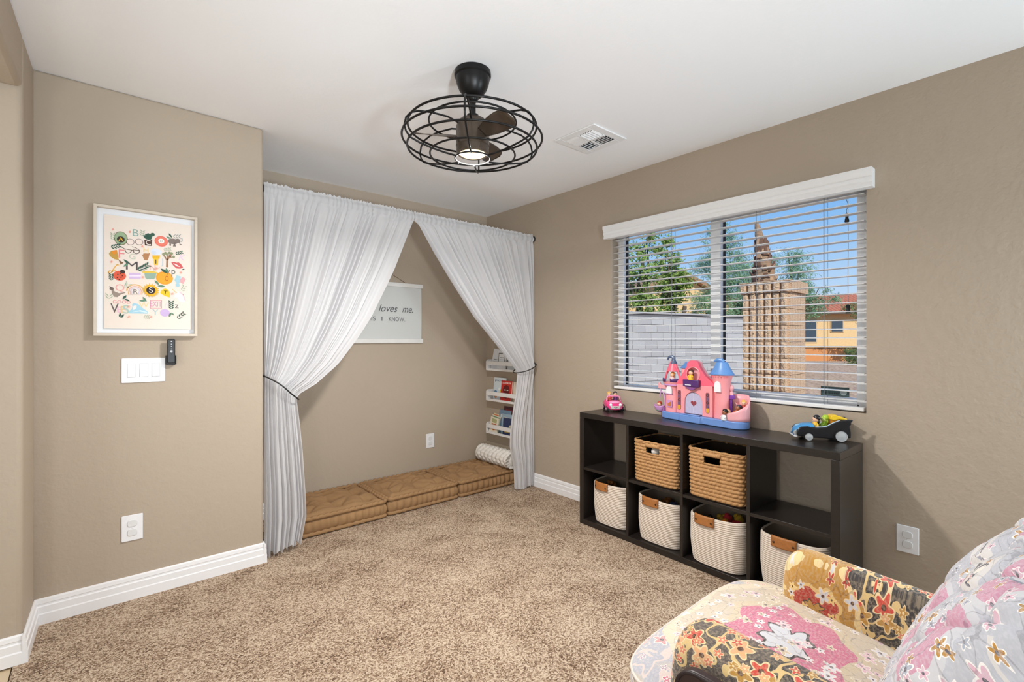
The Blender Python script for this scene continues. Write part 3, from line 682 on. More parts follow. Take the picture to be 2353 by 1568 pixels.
# ================================================================== HANGING CANVAS BANNER
bn = thing('canvas_banner', 'pale canvas wall hanging between whitewashed wood rails', 'wall hanging', (1.76, YB, 1.245))
M_WASH = plain('whitewashed_wood', (226, 224, 220), 0.6, 0.08, 14)
t = NT('pale_canvas'); v = t.coord(); n = t.noise(t.map(v, scale=(400, 1, 400)), 1, 2); M_CANVAS = t.done(t.bsdf(t.mix(n, lin(198, 200, 198), lin(212, 213, 210)), 0.9, t.bump(n, 0.15, 0.001)))
hw = 0.395
MB().grid(lambda u, v: (-hw + 0.012 + (2 * hw - 0.024) * u, -0.010 - 0.004 * math.sin(pi * v), 0.03 + 0.455 * v), 8, 16).build('canvas', M_CANVAS, bn)
mb = MB().box((-hw, -0.02, 0.478), (hw, -0.0112, 0.512)); mb.box((-hw, -0.0088, 0.478), (hw, -0.0005, 0.512)); mb.build('wood_rail', M_WASH, bn, bevel=0.001)
mb = MB().box((-hw, -0.021, 0.0), (hw, -0.0112, 0.036)); mb.box((-hw, -0.0088, 0.0), (hw, -0.0005, 0.036)); mb.build('wood_rail', M_WASH, bn, bevel=0.001)
MB().tube([(0.235, -0.01, 0.512), (0.0, -0.008, 0.632), (-0.235, -0.01, 0.512)], 0.0016, 6).build('hanging_cord', plain('brown_twine', (92, 70, 48), 0.9), bn)
MB().lathe([(0.003, 0.0005), (0.003, 0.014)], 8, T=Tm(0, 0, 0.629) @ Rm(x=pi / 2)).build('nail', M_BLACK, bn, fix=True)
M_INK = plain('grey_ink', (96, 98, 100), 0.8); M_INK2 = plain('light_grey_ink', (120, 122, 124), 0.8)
for wd_t, xt_, ww in (('Jesus', -0.17, 0.17), ('loves', 0.06, 0.17), ('me.', 0.245, 0.10)): text_part(wd_t, 0.085, M_INK, bn, Tm(xt_, -0.0165, 0.288) @ WALLT_Y, shear=0.35, width=ww)
for wd_t, xt_, ww in (('THIS', -0.135, 0.12), ('I', -0.02, 0.008), ('KNOW.', 0.115, 0.15)): text_part(wd_t, 0.05, M_INK2, bn, Tm(xt_ + 0.03, -0.0165, 0.200) @ WALLT_Y, width=ww)
# ================================================================== CUBE SHELF
SR = -pi / 2 - 0.029
sh = thing('cube_shelf', 'black-brown cube shelf unit of eight open cubbies under the window', 'shelf', (2.53, 2.212, 0.0), SR)
t = NT('black_brown_veneer'); v = t.coord(); n = t.noise(t.map(v, scale=(3, 60, 60)), 1, 4, 0.6)
M_ESP = t.done(t.bsdf(t.mix(n, lin(24, 20, 18), lin(42, 36, 33)), 0.32, t.bump(n, 0.08, 0.001), **{'Specular IOR Level': 0.55}))
SL, SD, SH, TO, TI = 1.557, 0.325, 0.77, 0.036, 0.018
MB().box((0, 0, SH - TO), (SL, SD, SH)).build('top_panel', M_ESP, sh, bevel=0.0015)
MB().box((0, 0, 0.001), (SL, SD, TO)).build('bottom_panel', M_ESP, sh, bevel=0.0015)
for x in (0, SL - TO): MB().box((x, 0, TO + 0.0003), (x + TO, SD, SH - TO - 0.0003)).build('side_panel', M_ESP, sh, bevel=0.0015)
CW = (SL - 2 * TO - 3 * TI) / 4
cub = [TO + i * (CW + TI) for i in range(4)]
for i in range(1, 4): MB().box((cub[i] - TI, 0.002, TO + 0.0003), (cub[i], SD, SH - TO - 0.0003)).build('divider', M_ESP, sh, bevel=0.001)
ZM = SH / 2 - TI / 2
for i in range(4): MB().box((cub[i] + 0.0003, 0.004, ZM), (cub[i] + CW - 0.0003, SD, ZM + TI)).build('shelf_board', M_ESP, sh, bevel=0.001)
MB().lathe([(0.007, 0), (0.007, 0.0008), (0.004, 0.0012)], 12, T=Tm(SL - 0.03, 0.05, SH)).build('cam_cover', plain('grey_cap', (90, 88, 88), 0.5), sh)
ST = Tm(2.53, 2.212, 0) @ Rm(z=SR)
def sw_(x, y, z): p = ST @ Vector((x, y, z)); return (p.x, p.y, p.z)

# ------------------------------------------------------------------ woven baskets
t = NT('seagrass_weave'); v = t.coord(); n = t.noise(v, 55, 3); n2 = t.noise(t.map(v, scale=(140, 140, 40)), 1, 2)
M_GRASS = t.done(t.bsdf(t.mix(t.math('MULTIPLY', t.math('ADD', n, n2), 0.5), lin(126, 84, 46), lin(220, 172, 116)), 0.8, t.bump(n2, 0.4, 0.003)))
M_DARKIN = plain('basket_inside_shade', (52, 38, 26), 0.9)  # dark brown paints the shade inside the woven baskets
def sup(a, hx, hy, p=6):
    c, s = math.cos(a), math.sin(a); r = (abs(c) ** p + abs(s) ** p) ** (-1 / p); return hx * c * r, hy * s * r
def woven_basket(label, lx, ly, z, hx, hy, ht, grp):
    o = thing('woven_basket', label, 'basket', sw_(lx, ly, z), SR, grp)
    NU, rows = 264, 13; NV = rows * 6
    def ang(u): return 2 * pi * u - pi * 0.75
    def wall(inner):
        def fn(u, v):
            a = ang(u); x, y = sup(a, hx, hy, 7)
            # even spacing along the sides
            row = v * rows; k = int(min(row, rows - 1e-6)); fr = row - k
            st = 2 * pi * 42 * u + k * pi + (fr - 0.5) * (2.6 if k % 2 else -2.6)
            b = 0.009 * math.sin(pi * fr) ** 0.7 * (0.35 + 0.65 * abs(math.sin(st / 2)) ** 0.8) - 0.002
            tap = 0.965 + 0.035 * v
            q = (-0.008 if inner else b) / hx
            return (x * (tap + q), y * (tap + q), 0.004 + ht * v)
        return fn
    def hole(u, v):
        a = ang(u) % (2 * pi); x, y = sup(a, hx, hy, 7); return y < -hy * 0.9 and abs(x + 0.01) < 0.046 and 0.735 < v < 0.90
    mb = MB().grid(wall(False), NU, NV, cu=True, skip=hole); mb.build('woven_wall', M_GRASS, o, angle=180)
    mb = MB().grid(wall(True), NU, NV, cu=True, skip=hole); mb.prism([sup(2 * pi * i / 40, hx * 0.96, hy * 0.96, 7) for i in range(40)], 0.0, 0.012); mb.build('shaded_inside', M_DARKIN, o, angle=180)
    pts = [(*sup(2 * pi * i / 96, hx * 0.999, hy * 0.999, 7), 0.002 + ht) for i in range(96)]
    rr = [0.0062 + 0.0018 * math.sin(i * 1.31) for i in range(96)]
    MB().tube(pts, rr, 8, closed=True).build('rim', M_GRASS, o, angle=180)
    hp = [(-0.054 + 0.094 * i / 22, -hy * 0.999, ht * 0.935) for i in range(23)]
    MB().tube(hp, [0.0125 + 0.0016 * math.sin(i * 2.1) for i in range(23)], 10).build('grip', M_GRASS, o, angle=180)
    fr_ = [(-0.056, ht * 0.735), (0.036, ht * 0.735)]
    MB().tube([(-0.056, -hy, ht * 0.74), (-0.01, -hy * 1.002, ht * 0.735), (0.036, -hy, ht * 0.74)], 0.005, 8).build('opening_edge', M_GRASS, o, angle=180)
    return o
g = 'woven seagrass baskets in the upper cubbies'
woven_basket('woven seagrass basket with a pale toy showing through its grip, beside the empty cubby', cub[1] + CW / 2, 0.152, ZM + TI + 0.001, 0.156, 0.140, 0.252, g)
woven_basket('woven seagrass basket with an empty dark grip opening, under the castle', cub[2] + CW / 2, 0.152, ZM + TI + 0.001, 0.160, 0.140, 0.268, g)
tag(MB().sphere((0, 0, 0.03), (0.05, 0.03, 0.03), 16, 10).build('plush_toy', plain('pale_grey_plush', (206, 202, 196), 0.95, bump=0.4), loc=sw_(cub[1] + CW / 2 - 0.01, 0.065, ZM + TI + 0.17)), 'pale grey plush toy inside the woven basket grip opening', 'toy')

# ------------------------------------------------------------------ cotton rope baskets with leather tabs
t = NT('cream_cotton_rope'); v = t.coord(); n = t.noise(v, 200, 2); M_ROPE = t.done(t.bsdf(t.mix(n, lin(208, 192, 176), lin(236, 224, 212)), 0.95, t.bump(n, 0.4, 0.002)))
M_ROPE_IN = plain('rope_inside_shade', (150, 134, 118), 0.95)  # darker copy of the rope colour, shade painted on the inner walls
t = NT('tan_leather'); v = t.coord(); n = t.noise(v, 60, 4); M_LEATHER = t.done(t.bsdf(t.mix(n, lin(150, 92, 44), lin(188, 124, 66)), 0.5, t.bump(n, 0.15, 0.001)))
M_RIVET = plain('bronze_rivet', (84, 60, 42), 0.35, Metallic=0.7)
def rope_basket(label, lx, ly, z, hx, hy, ht, tabx, sag=0.0):
    o = thing('rope_basket', label, 'basket', sw_(lx, ly, z), SR, 'cream rope baskets in the lower cubbies')
    coils = 26
    def prof(v): return 0.90 + 0.10 * min(1, v * 2.2) ** 0.6 - 0.02 * max(0, v - 0.6)
    def fn(inner):
        def f(u, v):
            a = 2 * pi * u; x, y = sup(a, hx, hy, 3.6)
            b = 0.0 if inner else 0.0042 * abs(math.sin(pi * v * coils)) ** 0.6
            k = prof(v) + (b - (0.007 if inner else 0)) / hx
            rim = sag * (math.cos(a) * 0.5 + 0.3 * math.cos(2 * a + 1)) * v ** 3
            return (x * k, y * k, 0.003 + ht * v + rim)
        return f
    MB().grid(fn(False), 88, coils * 6, cu=True).build('coiled_wall', M_ROPE, o, angle=180)
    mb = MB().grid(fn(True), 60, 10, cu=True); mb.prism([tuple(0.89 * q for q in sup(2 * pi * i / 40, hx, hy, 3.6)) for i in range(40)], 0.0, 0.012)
    mb.build('shaded_inside', M_ROPE_IN, o, angle=180)
    pts = [(lambda p: (p[0] * 0.985, p[1] * 0.985, p[2] + 0.001))(fn(False)(i / 90, 1)) for i in range(90)]
    MB().tube(pts, 0.0055, 8, closed=True).build('rim', M_ROPE, o, angle=180)
    # leather tab folded over the front rim
    def front(x):
        best = min((fn(False)(i / 400, 0.95) for i in range(200, 400)), key=lambda p: abs(p[0] - x)); return best[1]
    W = 0.058; y0 = front(tabx)
    def tab(u, v):
        x = tabx - W + 2 * W * u; zt_ = fn(False)(0.75, 1)[2] + 0.006
        yy = front(x) - 0.0065 - 0.006 * math.sin(pi * u)
        s = v * 0.075
        if s < 0.045: return (x, yy - 0.001, zt_ - 0.045 + s)
        aa = (s - 0.045) / 0.03 * pi; return (x, yy + 0.008 - 0.009 * math.cos(aa) , zt_ + 0.007 * math.sin(aa) - 0.012 * max(0, aa / pi - 0.5))
    tb = MB().grid(tab, 10, 16).build('leather_tab', M_LEATHER, o, angle=180)
    sm = tb.modifiers.new('thick', 'SOLIDIFY'); sm.thickness = 0.003
    for s in (0.12, 0.88):
        p = tab(s, 0.30); MB().sphere((p[0], p[1] - 0.002, p[2]), (0.0055, 0.003, 0.0055), 10, 6).build('rivet', M_RIVET, tb)
    return o
ZB = TO + 0.001
def bx_(i): return cub[i] + CW / 2
rope_basket('cream rope basket with leather tab in the cubby nearest the curtain', bx_(0) + 0.012, 0.150, ZB, 0.150, 0.135, 0.268, -0.045, 0.006)
rope_basket('cream rope basket with dark toys under the woven basket with a pale toy', bx_(1) + 0.004, 0.150, ZB, 0.152, 0.135, 0.262, -0.030, -0.008)
rope_basket('cream rope basket full of toys, under the castle\'s woven basket', bx_(2), 0.146, ZB, 0.162, 0.150, 0.262, -0.045, 0.010)
rope_basket('cream rope basket with leather tab partly hidden by the armchair', bx_(3) + 0.0, 0.150, ZB, 0.158, 0.140, 0.262, -0.02, 0.0)
# toys heaped in the rope baskets: each a small thing
rg = random.Random(12)
pal = [((34, 32, 34), 'black'), ((44, 40, 44), 'charcoal'), ((196, 120, 44), 'orange'), ((150, 96, 40), 'brown'), ((206, 60, 70), 'red'), ((60, 74, 110), 'navy'), ((216, 176, 60), 'yellow')]
spots = {0: [(-0.05, -0.04, 3), (0.03, -0.05, 2), (0.08, -0.02, 1), (-0.01, 0.02, 5), (0.06, 0.05, 0), (-0.08, 0.03, 3)],
         1: [(-0.07, -0.03, 1), (0.0, -0.05, 0), (0.07, -0.04, 5), (0.03, 0.02, 5), (-0.03, 0.04, 3), (0.09, 0.03, 0)],
         2: [(-0.08, -0.02, 0), (-0.02, -0.06, 1), (0.03, -0.07, 2), (0.09, -0.05, 3), (0.06, 0.0, 4), (0.0, 0.02, 4), (-0.05, 0.05, 6), (0.11, 0.02, 3), (0.04, 0.06, 6), (-0.09, -0.06, 1)]}
where = {0: 'in the rope basket nearest the curtain', 1: 'in the rope basket under the pale-toy woven basket', 2: 'heaped in the full rope basket'}
for bi, L in spots.items():
    for k, (x, y, c) in enumerate(L):
        rgb, cn = pal[c]; kind = (k + bi) % 3; m_ = plain('toy_%s' % cn, rgb, 0.4)
        p = sw_(bx_(bi) + x, 0.148 + y, ZB + 0.208 + 0.012 * (k % 3))
        T = Rm(rg.uniform(-.6, .6), rg.uniform(-.6, .6), rg.uniform(0, 3))
        if kind == 0:
            mb = MB().box((-0.028, -0.014, -0.014), (0.028, 0.014, 0.014), T=T)
            for a_ in (-0.018, 0, 0.018): mb.lathe([(0.006, 0.014), (0.006, 0.02)], 10, c=(a_, 0, 0), T=T)
            nmz, lab = 'toy_brick', '%s studded toy brick %s' % (cn, where[bi])
        elif kind == 1:
            mb = MB().lathe([(0.004, -0.024), (0.02, -0.022), (0.026, -0.004), (0.024, 0.01), (0.012, 0.018), (0.014, 0.026), (0.004, 0.03)], 16, T=T)
            nmz, lab = 'toy_spinning_top', '%s rounded wooden toy %s' % (cn, where[bi])
        else:
            mb = MB()
            for a_ in range(5): mb.sphere((0.022 * math.cos(a_ * 1.256), 0.022 * math.sin(a_ * 1.256), 0), 0.015, 10, 6, T=T)
            mb.sphere((0, 0, 0), (0.02, 0.02, 0.012), 10, 6, T=T)
            nmz, lab = 'toy_flower', '%s flower-shaped toy %s' % (cn, where[bi])
        tag(mb.build(nmz, m_, loc=p, fix=True), lab, 'toy', 'toys in the rope baskets')
# ================================================================== TOYS ON THE SHELF TOP
ZT = SH + 0.001
P_ = lambda n, c, r=0.35: plain('plastic_' + n, c, r, 0.03)
PK, PKL, CRM, BLU, LIL, PUR, SKN, GLD = P_('pink', (244, 158, 164)), P_('light_pink', (240, 172, 178)), P_('coral_pink', (242, 104, 128)), P_('sky_blue', (96, 144, 206)), P_('lilac', (206, 152, 206)), P_('deep_purple', (82, 46, 110)), P_('skin', (238, 190, 158)), P_('gold', (226, 168, 60))
SLT = P_('slate_blue', (84, 100, 130)); WHT = P_('white', (240, 240, 244)); DSK = P_('dark_skin', (160, 98, 66)); BASEB = P_('base_blue', (112, 148, 210))
def doll(label, loc, rotz, hair, dress, skin=None, s=1.0, bun=False, lean=0.0, group='small toy figures at the castle'):
    skin = skin or SKN
    o = thing('toy_figure', label, 'toy figure', loc, rotz, group)
    T = Rm(x=lean) @ Matrix.Scale(s, 4)
    MB().lathe([(0.004, 0), (0.0155, 0.0), (0.0165, 0.006), (0.014, 0.016), (0.0105, 0.026), (0.008, 0.030)], 18, T=T).build('body', dress, o, fix=True)
    mb = MB()
    for q in (-1, 1): mb.tube([(q * 0.010, -0.002, 0.025), (q * 0.0165, -0.006, 0.019), (q * 0.012, -0.014, 0.015)], 0.0036, 8, T=T)
    mb.build('arms', dress, o)
    hd = MB().sphere((0, 0, 0.041), (0.0135, 0.013, 0.0135), 18, 12, T=T).build('head', skin, o)
    mb = MB()
    for q in (-1, 1): mb.sphere((q * 0.0048, -0.0118, 0.042), (0.0014, 0.001, 0.0018), 8, 6, T=T)
    mb.build('eyes', P_('eye_black', (24, 20, 20)), hd)
    mb = MB().sphere((0, 0.0028, 0.0445), (0.0152, 0.0148, 0.0145), 18, 12, T=T @ Tm(0, 0, 0) @ Rm(x=-0.35) @ Tm(0, -0.014, 0.002), z0=-0.25)
    mb.sphere((0, 0.010, 0.034), (0.0125, 0.007, 0.014), 14, 8, T=T)
    if bun: mb.sphere((0, 0.003, 0.060), (0.006, 0.006, 0.006), 12, 8, T=T)
    mb.build('hair', hair, o)
    return o
# ------------------------------------------------------------------ castle (local: x right, y back, z up)
CR = -pi / 2 - 0.10
cs = thing('toy_castle', 'pink plastic toy castle with blue roofs on the shelf top', 'toy castle', (2.775, 1.437, ZT), CR)
CT = Tm(2.775, 1.437, ZT) @ Rm(z=CR) @ Matrix.Diagonal((1.08, 1.0, 1.05, 1)); cs.scale = (1.08, 1.0, 1.05)
def cw(x, y, z): p = CT @ Vector((x, y, z)); return (p.x, p.y, p.z)
# base
poly = [(-0.25, -0.045), (-0.21, -0.06), (-0.12, -0.062), (-0.11, -0.075), (0.02, -0.078), (0.03, -0.066), (0.10, -0.07)]
poly += [(0.20 + 0.062 * math.cos(a_), -0.012 + 0.062 * math.sin(a_)) for a_ in np.linspace(-pi / 2, pi / 2, 10)] + [(0.02, 0.045), (-0.25, 0.03)]
MB().prism(poly, 0, 0.040).build('base', BASEB, cs, bevel=0.004, fix=True)
MB().prism([(-0.105, -0.073), (0.015, -0.076), (0.012, -0.05), (-0.10, -0.05)], 0.0405, 0.046).build('doorstep', BASEB, cs, bevel=0.002, fix=True)
# front wall with arched doorway
def arch(cx, hw_, z0, zs_, z1, n=10):
    pts = [(cx + hw_, z0), (cx + hw_, zs_)]
    for i in range(1, n): a_ = i / n; pts.append((cx + hw_ * math.cos(a_ * pi), zs_ + (z1 - zs_) * math.sin(a_ * pi) ** 0.8))
    return pts + [(cx - hw_, zs_), (cx - hw_, z0)]
dc = -0.042
outer = [(-0.150, 0.0405), (-0.150, 0.215), (0.075, 0.215), (0.075, 0.0405)]
door = arch(dc, 0.056, 0.0405, 0.105, 0.172)
poly = outer[::-1][:1] + [(dc + 0.056, 0.0405)] + door[1:-1] + [(dc - 0.056, 0.0405), outer[0], outer[1], outer[2]]
MB().prism(poly, -0.040, -0.012, axis='y').build('front_wall', PK, cs, fix=True, bevel=0.002)
MB().box((-0.15, -0.0115, 0.0405), (0.075, 0.0, 0.215)).build('back_wall', PKL, cs, bevel=0.002)
t = NT('frosted_lilac_plastic'); v = t.coord(); M_FROST = t.done(t.bsdf(t.mix(t.noise(v, 60), lin(196, 190, 222), lin(222, 218, 240)), 0.25, Alpha=0.75))
dp = MB().prism(arch(dc, 0.0545, 0.047, 0.105, 0.170), -0.034, -0.026, axis='y').build('door', M_FROST, cs, fix=True)
heart = [(dc + 0.0011 * 16 * math.sin(a_) ** 3, 0.108 + 0.0011 * (13 * math.cos(a_) - 5 * math.cos(2 * a_) - 2 * math.cos(3 * a_) - math.cos(4 * a_))) for a_ in np.linspace(0, 2 * pi, 28)[:-1]]
MB().prism(heart, -0.0362, -0.0342, axis='y').build('heart', P_('heart_maroon', (150, 66, 76)), dp, fix=True)
MB().box((dc - 0.0006, -0.0355, 0.05), (dc + 0.0006, -0.0342, 0.168)).build('door_seam', WHT, dp, smooth=False)
# gable with round window and balcony
gb = [(-0.160, 0.2155), (-0.150, 0.225), (-0.105, 0.285), (-0.085, 0.320), (-0.078, 0.345), (-0.060, 0.357), (-0.030, 0.357), (-0.012, 0.345), (-0.002, 0.320), (0.030, 0.275), (0.088, 0.225), (0.092, 0.2155)]
gx, gz, gr = -0.042, 0.276, 0.040
ring = [(gx + gr * math.cos(a_), gz + gr * math.sin(a_)) for a_ in np.linspace(-pi / 2, 3 * pi / 2, 25)]
MB().prism(gb[:1] + [(gx, 0.2155)] + ring[::-1] + [(gx, 0.2155 + 1e-4)] + gb[:0:-1], -0.040, -0.016, axis='y').build('gable', CRM, cs, fix=True)
MB().prism(gb, -0.0155, 0.004, axis='y').build('gable_back', PKL, cs, fix=True)
MB().tube([(gx + (gr + 0.002) * math.cos(a_), -0.041, gz + (gr + 0.002) * math.sin(a_)) for a_ in np.linspace(0, 2 * pi, 33)[:-1]], 0.0028, 6, closed=True).build('window_ring', PK, cs)
mb = MB().prism([(-0.092, 0.205), (-0.094, 0.245), (0.006, 0.245), (0.004, 0.205)], -0.066, -0.0405, axis='y'); mb.build('balcony', PUR, cs, bevel=0.003, fix=True)
MB().prism([(-0.085, 0.2045), (-0.045, 0.185), (-0.041, 0.185), (-0.002, 0.2045)], -0.060, -0.0405, axis='y').build('balcony_bracket', P_('violet', (140, 84, 150)), cs, fix=True)
MB().box((-0.078, -0.0668, 0.213), (-0.040, -0.0662, 0.217)).build('balcony_print', WHT, cs, smooth=False)
# printed column strips
for x in (-0.132, 0.048):
    pn = MB().prism(rrect(x - 0.011, 0.062, x + 0.011, 0.178, 0.008), -0.0418, -0.0402, axis='y').build('column_panel', P_('panel_maroon', (150, 84, 96)), cs, fix=True)
    for k in range(4):
        mb = MB()
        mb.tube([(x + 0.006 * math.cos(a_), -0.0425, 0.10 + k * 0.021 + 0.007 * math.sin(a_)) for a_ in np.linspace(0, 2 * pi, 13)[:-1]], 0.0014, 5, closed=True)
        mb.build('panel_motif', P_('panel_dark', (58, 48, 66)) if k % 2 else P_('panel_blue', (96, 104, 150)), pn)
    MB().prism(rrect(x - 0.009, 0.064, x + 0.009, 0.090, 0.006), -0.0426, -0.0419, axis='y').build('panel_foot', GLD, pn, fix=True)
# left tower
LX = -0.198
MB().lathe([(0.042, 0.0405), (0.041, 0.14), (0.040, 0.142), (0.040, 0.19), (0.046, 0.20), (0.056, 0.214), (0.058, 0.222)], 28, c=(LX, -0.012, 0), sy=0.85).build('left_tower', PK, cs, fix=True)
MB().lathe([(0.050, 0.199), (0.054, 0.201), (0.054, 0.207), (0.050, 0.209)], 28, c=(LX, -0.013, 0), sy=0.85).build('tower_band', LIL, cs, fix=True)
for a0, a1 in ((-2.9, -1.85), (-1.3, -0.25)):
    mb = MB().grid(lambda u, v: (LX + 0.0605 * math.cos(a0 + (a1 - a0) * u), -0.012 + 0.052 * math.sin(a0 + (a1 - a0) * u), 0.2225 + 0.020 * v), 10, 2)
    o_ = mb.build('tower_railing', PUR, cs); q_ = o_.modifiers.new('t', 'SOLIDIFY'); q_.thickness = 0.004
for s in (-1, 1): MB().tube([(LX + s * 0.054, -0.012, 0.222), (LX + s * 0.045, -0.010, 0.262), (LX + s * 0.026, -0.008, 0.305), (LX + s * 0.012, -0.006, 0.330)], [0.006, 0.006, 0.009, 0.012], 8).build('roof_post', CRM, cs)
MB().lathe([(0.040, 0.285), (0.032, 0.302), (0.022, 0.325), (0.016, 0.345), (0.010, 0.347)], 20, c=(LX, -0.006, 0)).build('tower_roof', CRM, cs, fix=True)
MB().lathe([(0.022, 0.333), (0.017, 0.343), (0.012, 0.352), (0.011, 0.366), (0.004, 0.370)], 16, c=(LX + 0.004, -0.006, 0)).build('tower_cap', SLT, cs, fix=True)
MB().tube([(LX + 0.010, -0.006, 0.362), (LX - 0.004, -0.010, 0.374), (LX - 0.020, -0.012, 0.372), (LX - 0.030, -0.013, 0.364), (LX - 0.034, -0.013, 0.352)], [0.009, 0.011, 0.009, 0.006, 0.004], 8).build('roof_plume', SLT, cs)
MB().prism(arch(LX + 0.0, 0.020, 0.150, 0.168, 0.198), -0.0495, -0.0465, axis='y').build('tower_window', WHT, cs, fix=True)
MB().box((LX - 0.024, -0.0505, 0.146), (LX + 0.024, -0.044, 0.152)).build('window_sill', LIL, cs, bevel=0.001)
MB().prism(rrect(LX - 0.012, 0.068, LX + 0.022, 0.112, 0.004), -0.0500, -0.0465, axis='y').build('niche', LIL, cs, fix=True)
MB().prism([(LX - 0.006, 0.076), (LX + 0.014, 0.076), (LX + 0.017, 0.106), (LX + 0.004, 0.098), (LX - 0.008, 0.090)], -0.0515, -0.0502, axis='y').build('niche_motif', P_('motif_orange', (206, 120, 60)), cs, fix=True)
# back tower with small blue roof
BXc = -0.118
MB().box((BXc - 0.032, 0.005, 0.0405), (BXc + 0.040, 0.036, 0.305)).build('back_tower', PKL, cs, bevel=0.004)
MB().prism([(BXc - 0.044, 0.3055), (BXc - 0.012, 0.330), (BXc - 0.002, 0.346), (BXc + 0.012, 0.346), (BXc + 0.024, 0.330), (BXc + 0.052, 0.3055)], 0.0, 0.042, axis='y').build('back_roof', BLU, cs, bevel=0.003, fix=True)
# right tower
RX = 0.112
MB().lathe([(0.044, 0.0405), (0.040, 0.15), (0.042, 0.20), (0.052, 0.262), (0.060, 0.281)], 28, c=(RX, -0.004, 0), sy=0.8).build('right_tower', PK, cs, fix=True)
MB().lathe([(0.066, 0.2815), (0.067, 0.287), (0.056, 0.302), (0.044, 0.322), (0.034, 0.345), (0.030, 0.352), (0.010, 0.356)], 28, c=(RX, -0.004, 0), sy=0.8).build('right_roof', BLU, cs, fix=True)
MB().tube([(RX + 0.012, -0.006, 0.352), (RX, -0.009, 0.363), (RX - 0.022, -0.012, 0.364), (RX - 0.04, -0.013, 0.358)], [0.011, 0.012, 0.010, 0.006], 8).build('roof_plume', BLU, cs)
MB().prism(arch(RX - 0.004, 0.017, 0.188, 0.215, 0.248), -0.0475, -0.036, axis='y').build('tower_window', WHT, cs, fix=True)
mb = MB()
for k in range(8): a_ = -2.6 + 0.27 * k; mb.sphere((RX + 0.058 * math.cos(a_), -0.004 + 0.0465 * math.sin(a_), 0.272), 0.003, 6, 4)
mb.build('cornice_beads', CRM, cs)
# spiral ramp on the right
def ramp_w(u, v):
    a_ = -pi * 0.62 + pi * 1.45 * u; r = 0.066; zt_ = 0.058 + 0.10 * min(1, u / 0.62) ** 1.3
    return (0.196 + r * math.cos(a_), -0.008 + r * 0.86 * math.sin(a_), 0.0405 + (zt_ - 0.0405 + 0.02) * v)
o_ = MB().grid(ramp_w, 24, 4).build('ramp_wall', PKL, cs); q_ = o_.modifiers.new('t', 'SOLIDIFY'); q_.thickness = 0.005; q_.offset = 0
def ramp_f(u, v):
    a_ = -pi * 0.62 + pi * 1.3 * u; r = 0.064 - 0.048 * v
    return (0.196 + r * math.cos(a_), -0.008 + r * 0.86 * math.sin(a_), 0.044 + 0.09 * u ** 1.3)
o_ = MB().grid(ramp_f, 24, 4).build('ramp_floor', PKL, cs); q_ = o_.modifiers.new('t', 'SOLIDIFY'); q_.thickness = 0.004
mb = MB().box((0.148, 0.006, 0.0405), (0.162, 0.02, 0.168)); mb.box((0.128, 0.0, 0.150), (0.176, 0.022, 0.172)); mb.build('purple_gate', P_('grape', (124, 64, 168)), cs, bevel=0.003)
MB().lathe([(0.010, 0.1725), (0.010, 0.186), (0.006, 0.192), (0.012, 0.206), (0.013, 0.216), (0.006, 0.228)], 16, c=(0.158, 0.011, 0)).build('gate_finial', PKL, cs, fix=True)
# swing on the left: arm, hanger and boat
MB().prism([(-0.30, 0.172), (-0.30, 0.205), (-0.288, 0.213), (-0.280, 0.196), (-0.24, 0.196), (-0.24, 0.172)], -0.016, -0.004, axis='y').build('swing_arm', PKL, cs, bevel=0.002, fix=True)
MB().tube([(-0.285, -0.01, 0.172), (-0.282, -0.012, 0.155), (-0.262, -0.014, 0.150), (-0.250, -0.016, 0.12), (-0.246, -0.018, 0.07)], 0.0045, 8).build('swing_hanger', LIL, cs)
MB().tube([(-0.282, -0.012, 0.155), (-0.286, -0.014, 0.12)], 0.004, 8).build('swing_hanger', LIL, cs)
def boat(u, v):
    a_ = 2 * pi * u; r = 0.35 + 0.65 * v ** 0.5; return (-0.287 + 0.038 * r * math.cos(a_), -0.02 + 0.026 * r * math.sin(a_), 0.030 + 0.034 * v + 0.008 * v * math.cos(a_) ** 2)
o_ = MB().grid(boat, 28, 6, cu=True); o_.prism([(-0.287 + 0.014 * math.cos(i * pi / 8), -0.02 + 0.0095 * math.sin(i * pi / 8)) for i in range(16)], 0.028, 0.032); o_ = o_.build('swing_boat', LIL, cs, angle=180)
q_ = o_.modifiers.new('t', 'SOLIDIFY'); q_.thickness = 0.003
MB().prism([(-0.262, 0.0), (-0.262, 0.03), (-0.25, 0.06), (-0.243, 0.06), (-0.243, 0.0)], -0.03, -0.012, axis='y').build('swing_foot', P_('mauve', (166, 108, 172)), cs, fix=True)
HB, HY, HK, HR, HD = P_('hair_brown', (84, 56, 44)), P_('hair_blond', (226, 176, 88)), P_('hair_black', (30, 26, 28)), P_('hair_auburn', (176, 66, 40)), P_('hair_dark', (58, 52, 60))
D1, D2, D3, D4 = P_('dress_yellow', (238, 186, 48)), P_('dress_green', (90, 140, 96)), P_('dress_cream', (226, 206, 164)), P_('dress_orange', (206, 110, 66))
doll('tiny blond toy figure with a bun on the castle tower balcony', cw(LX + 0.004, -0.020, 0.223), CR, HY, P_('dress_rose', (240, 190, 190)), None, 1.0, True)
doll('tiny brown-haired toy figure in yellow on the castle front balcony', cw(-0.046, -0.056, 0.2455), CR, HB, D1, None, 1.02)
doll('tiny auburn-haired toy figure sitting in the castle swing', cw(-0.287, -0.022, 0.034), CR, HR, D2, None, 1.02)
doll('tiny black-haired toy figure at the foot of the castle ramp', cw(0.158, -0.062, 0.0405), CR - 0.3, HK, P_('dress_white', (228, 230, 232)), DSK, 1.05)
doll('tiny toy figure in cream lying on the castle ramp', cw(0.182, -0.046, 0.062), CR + 0.8, HY, D3, None, 0.95, False, -0.9)
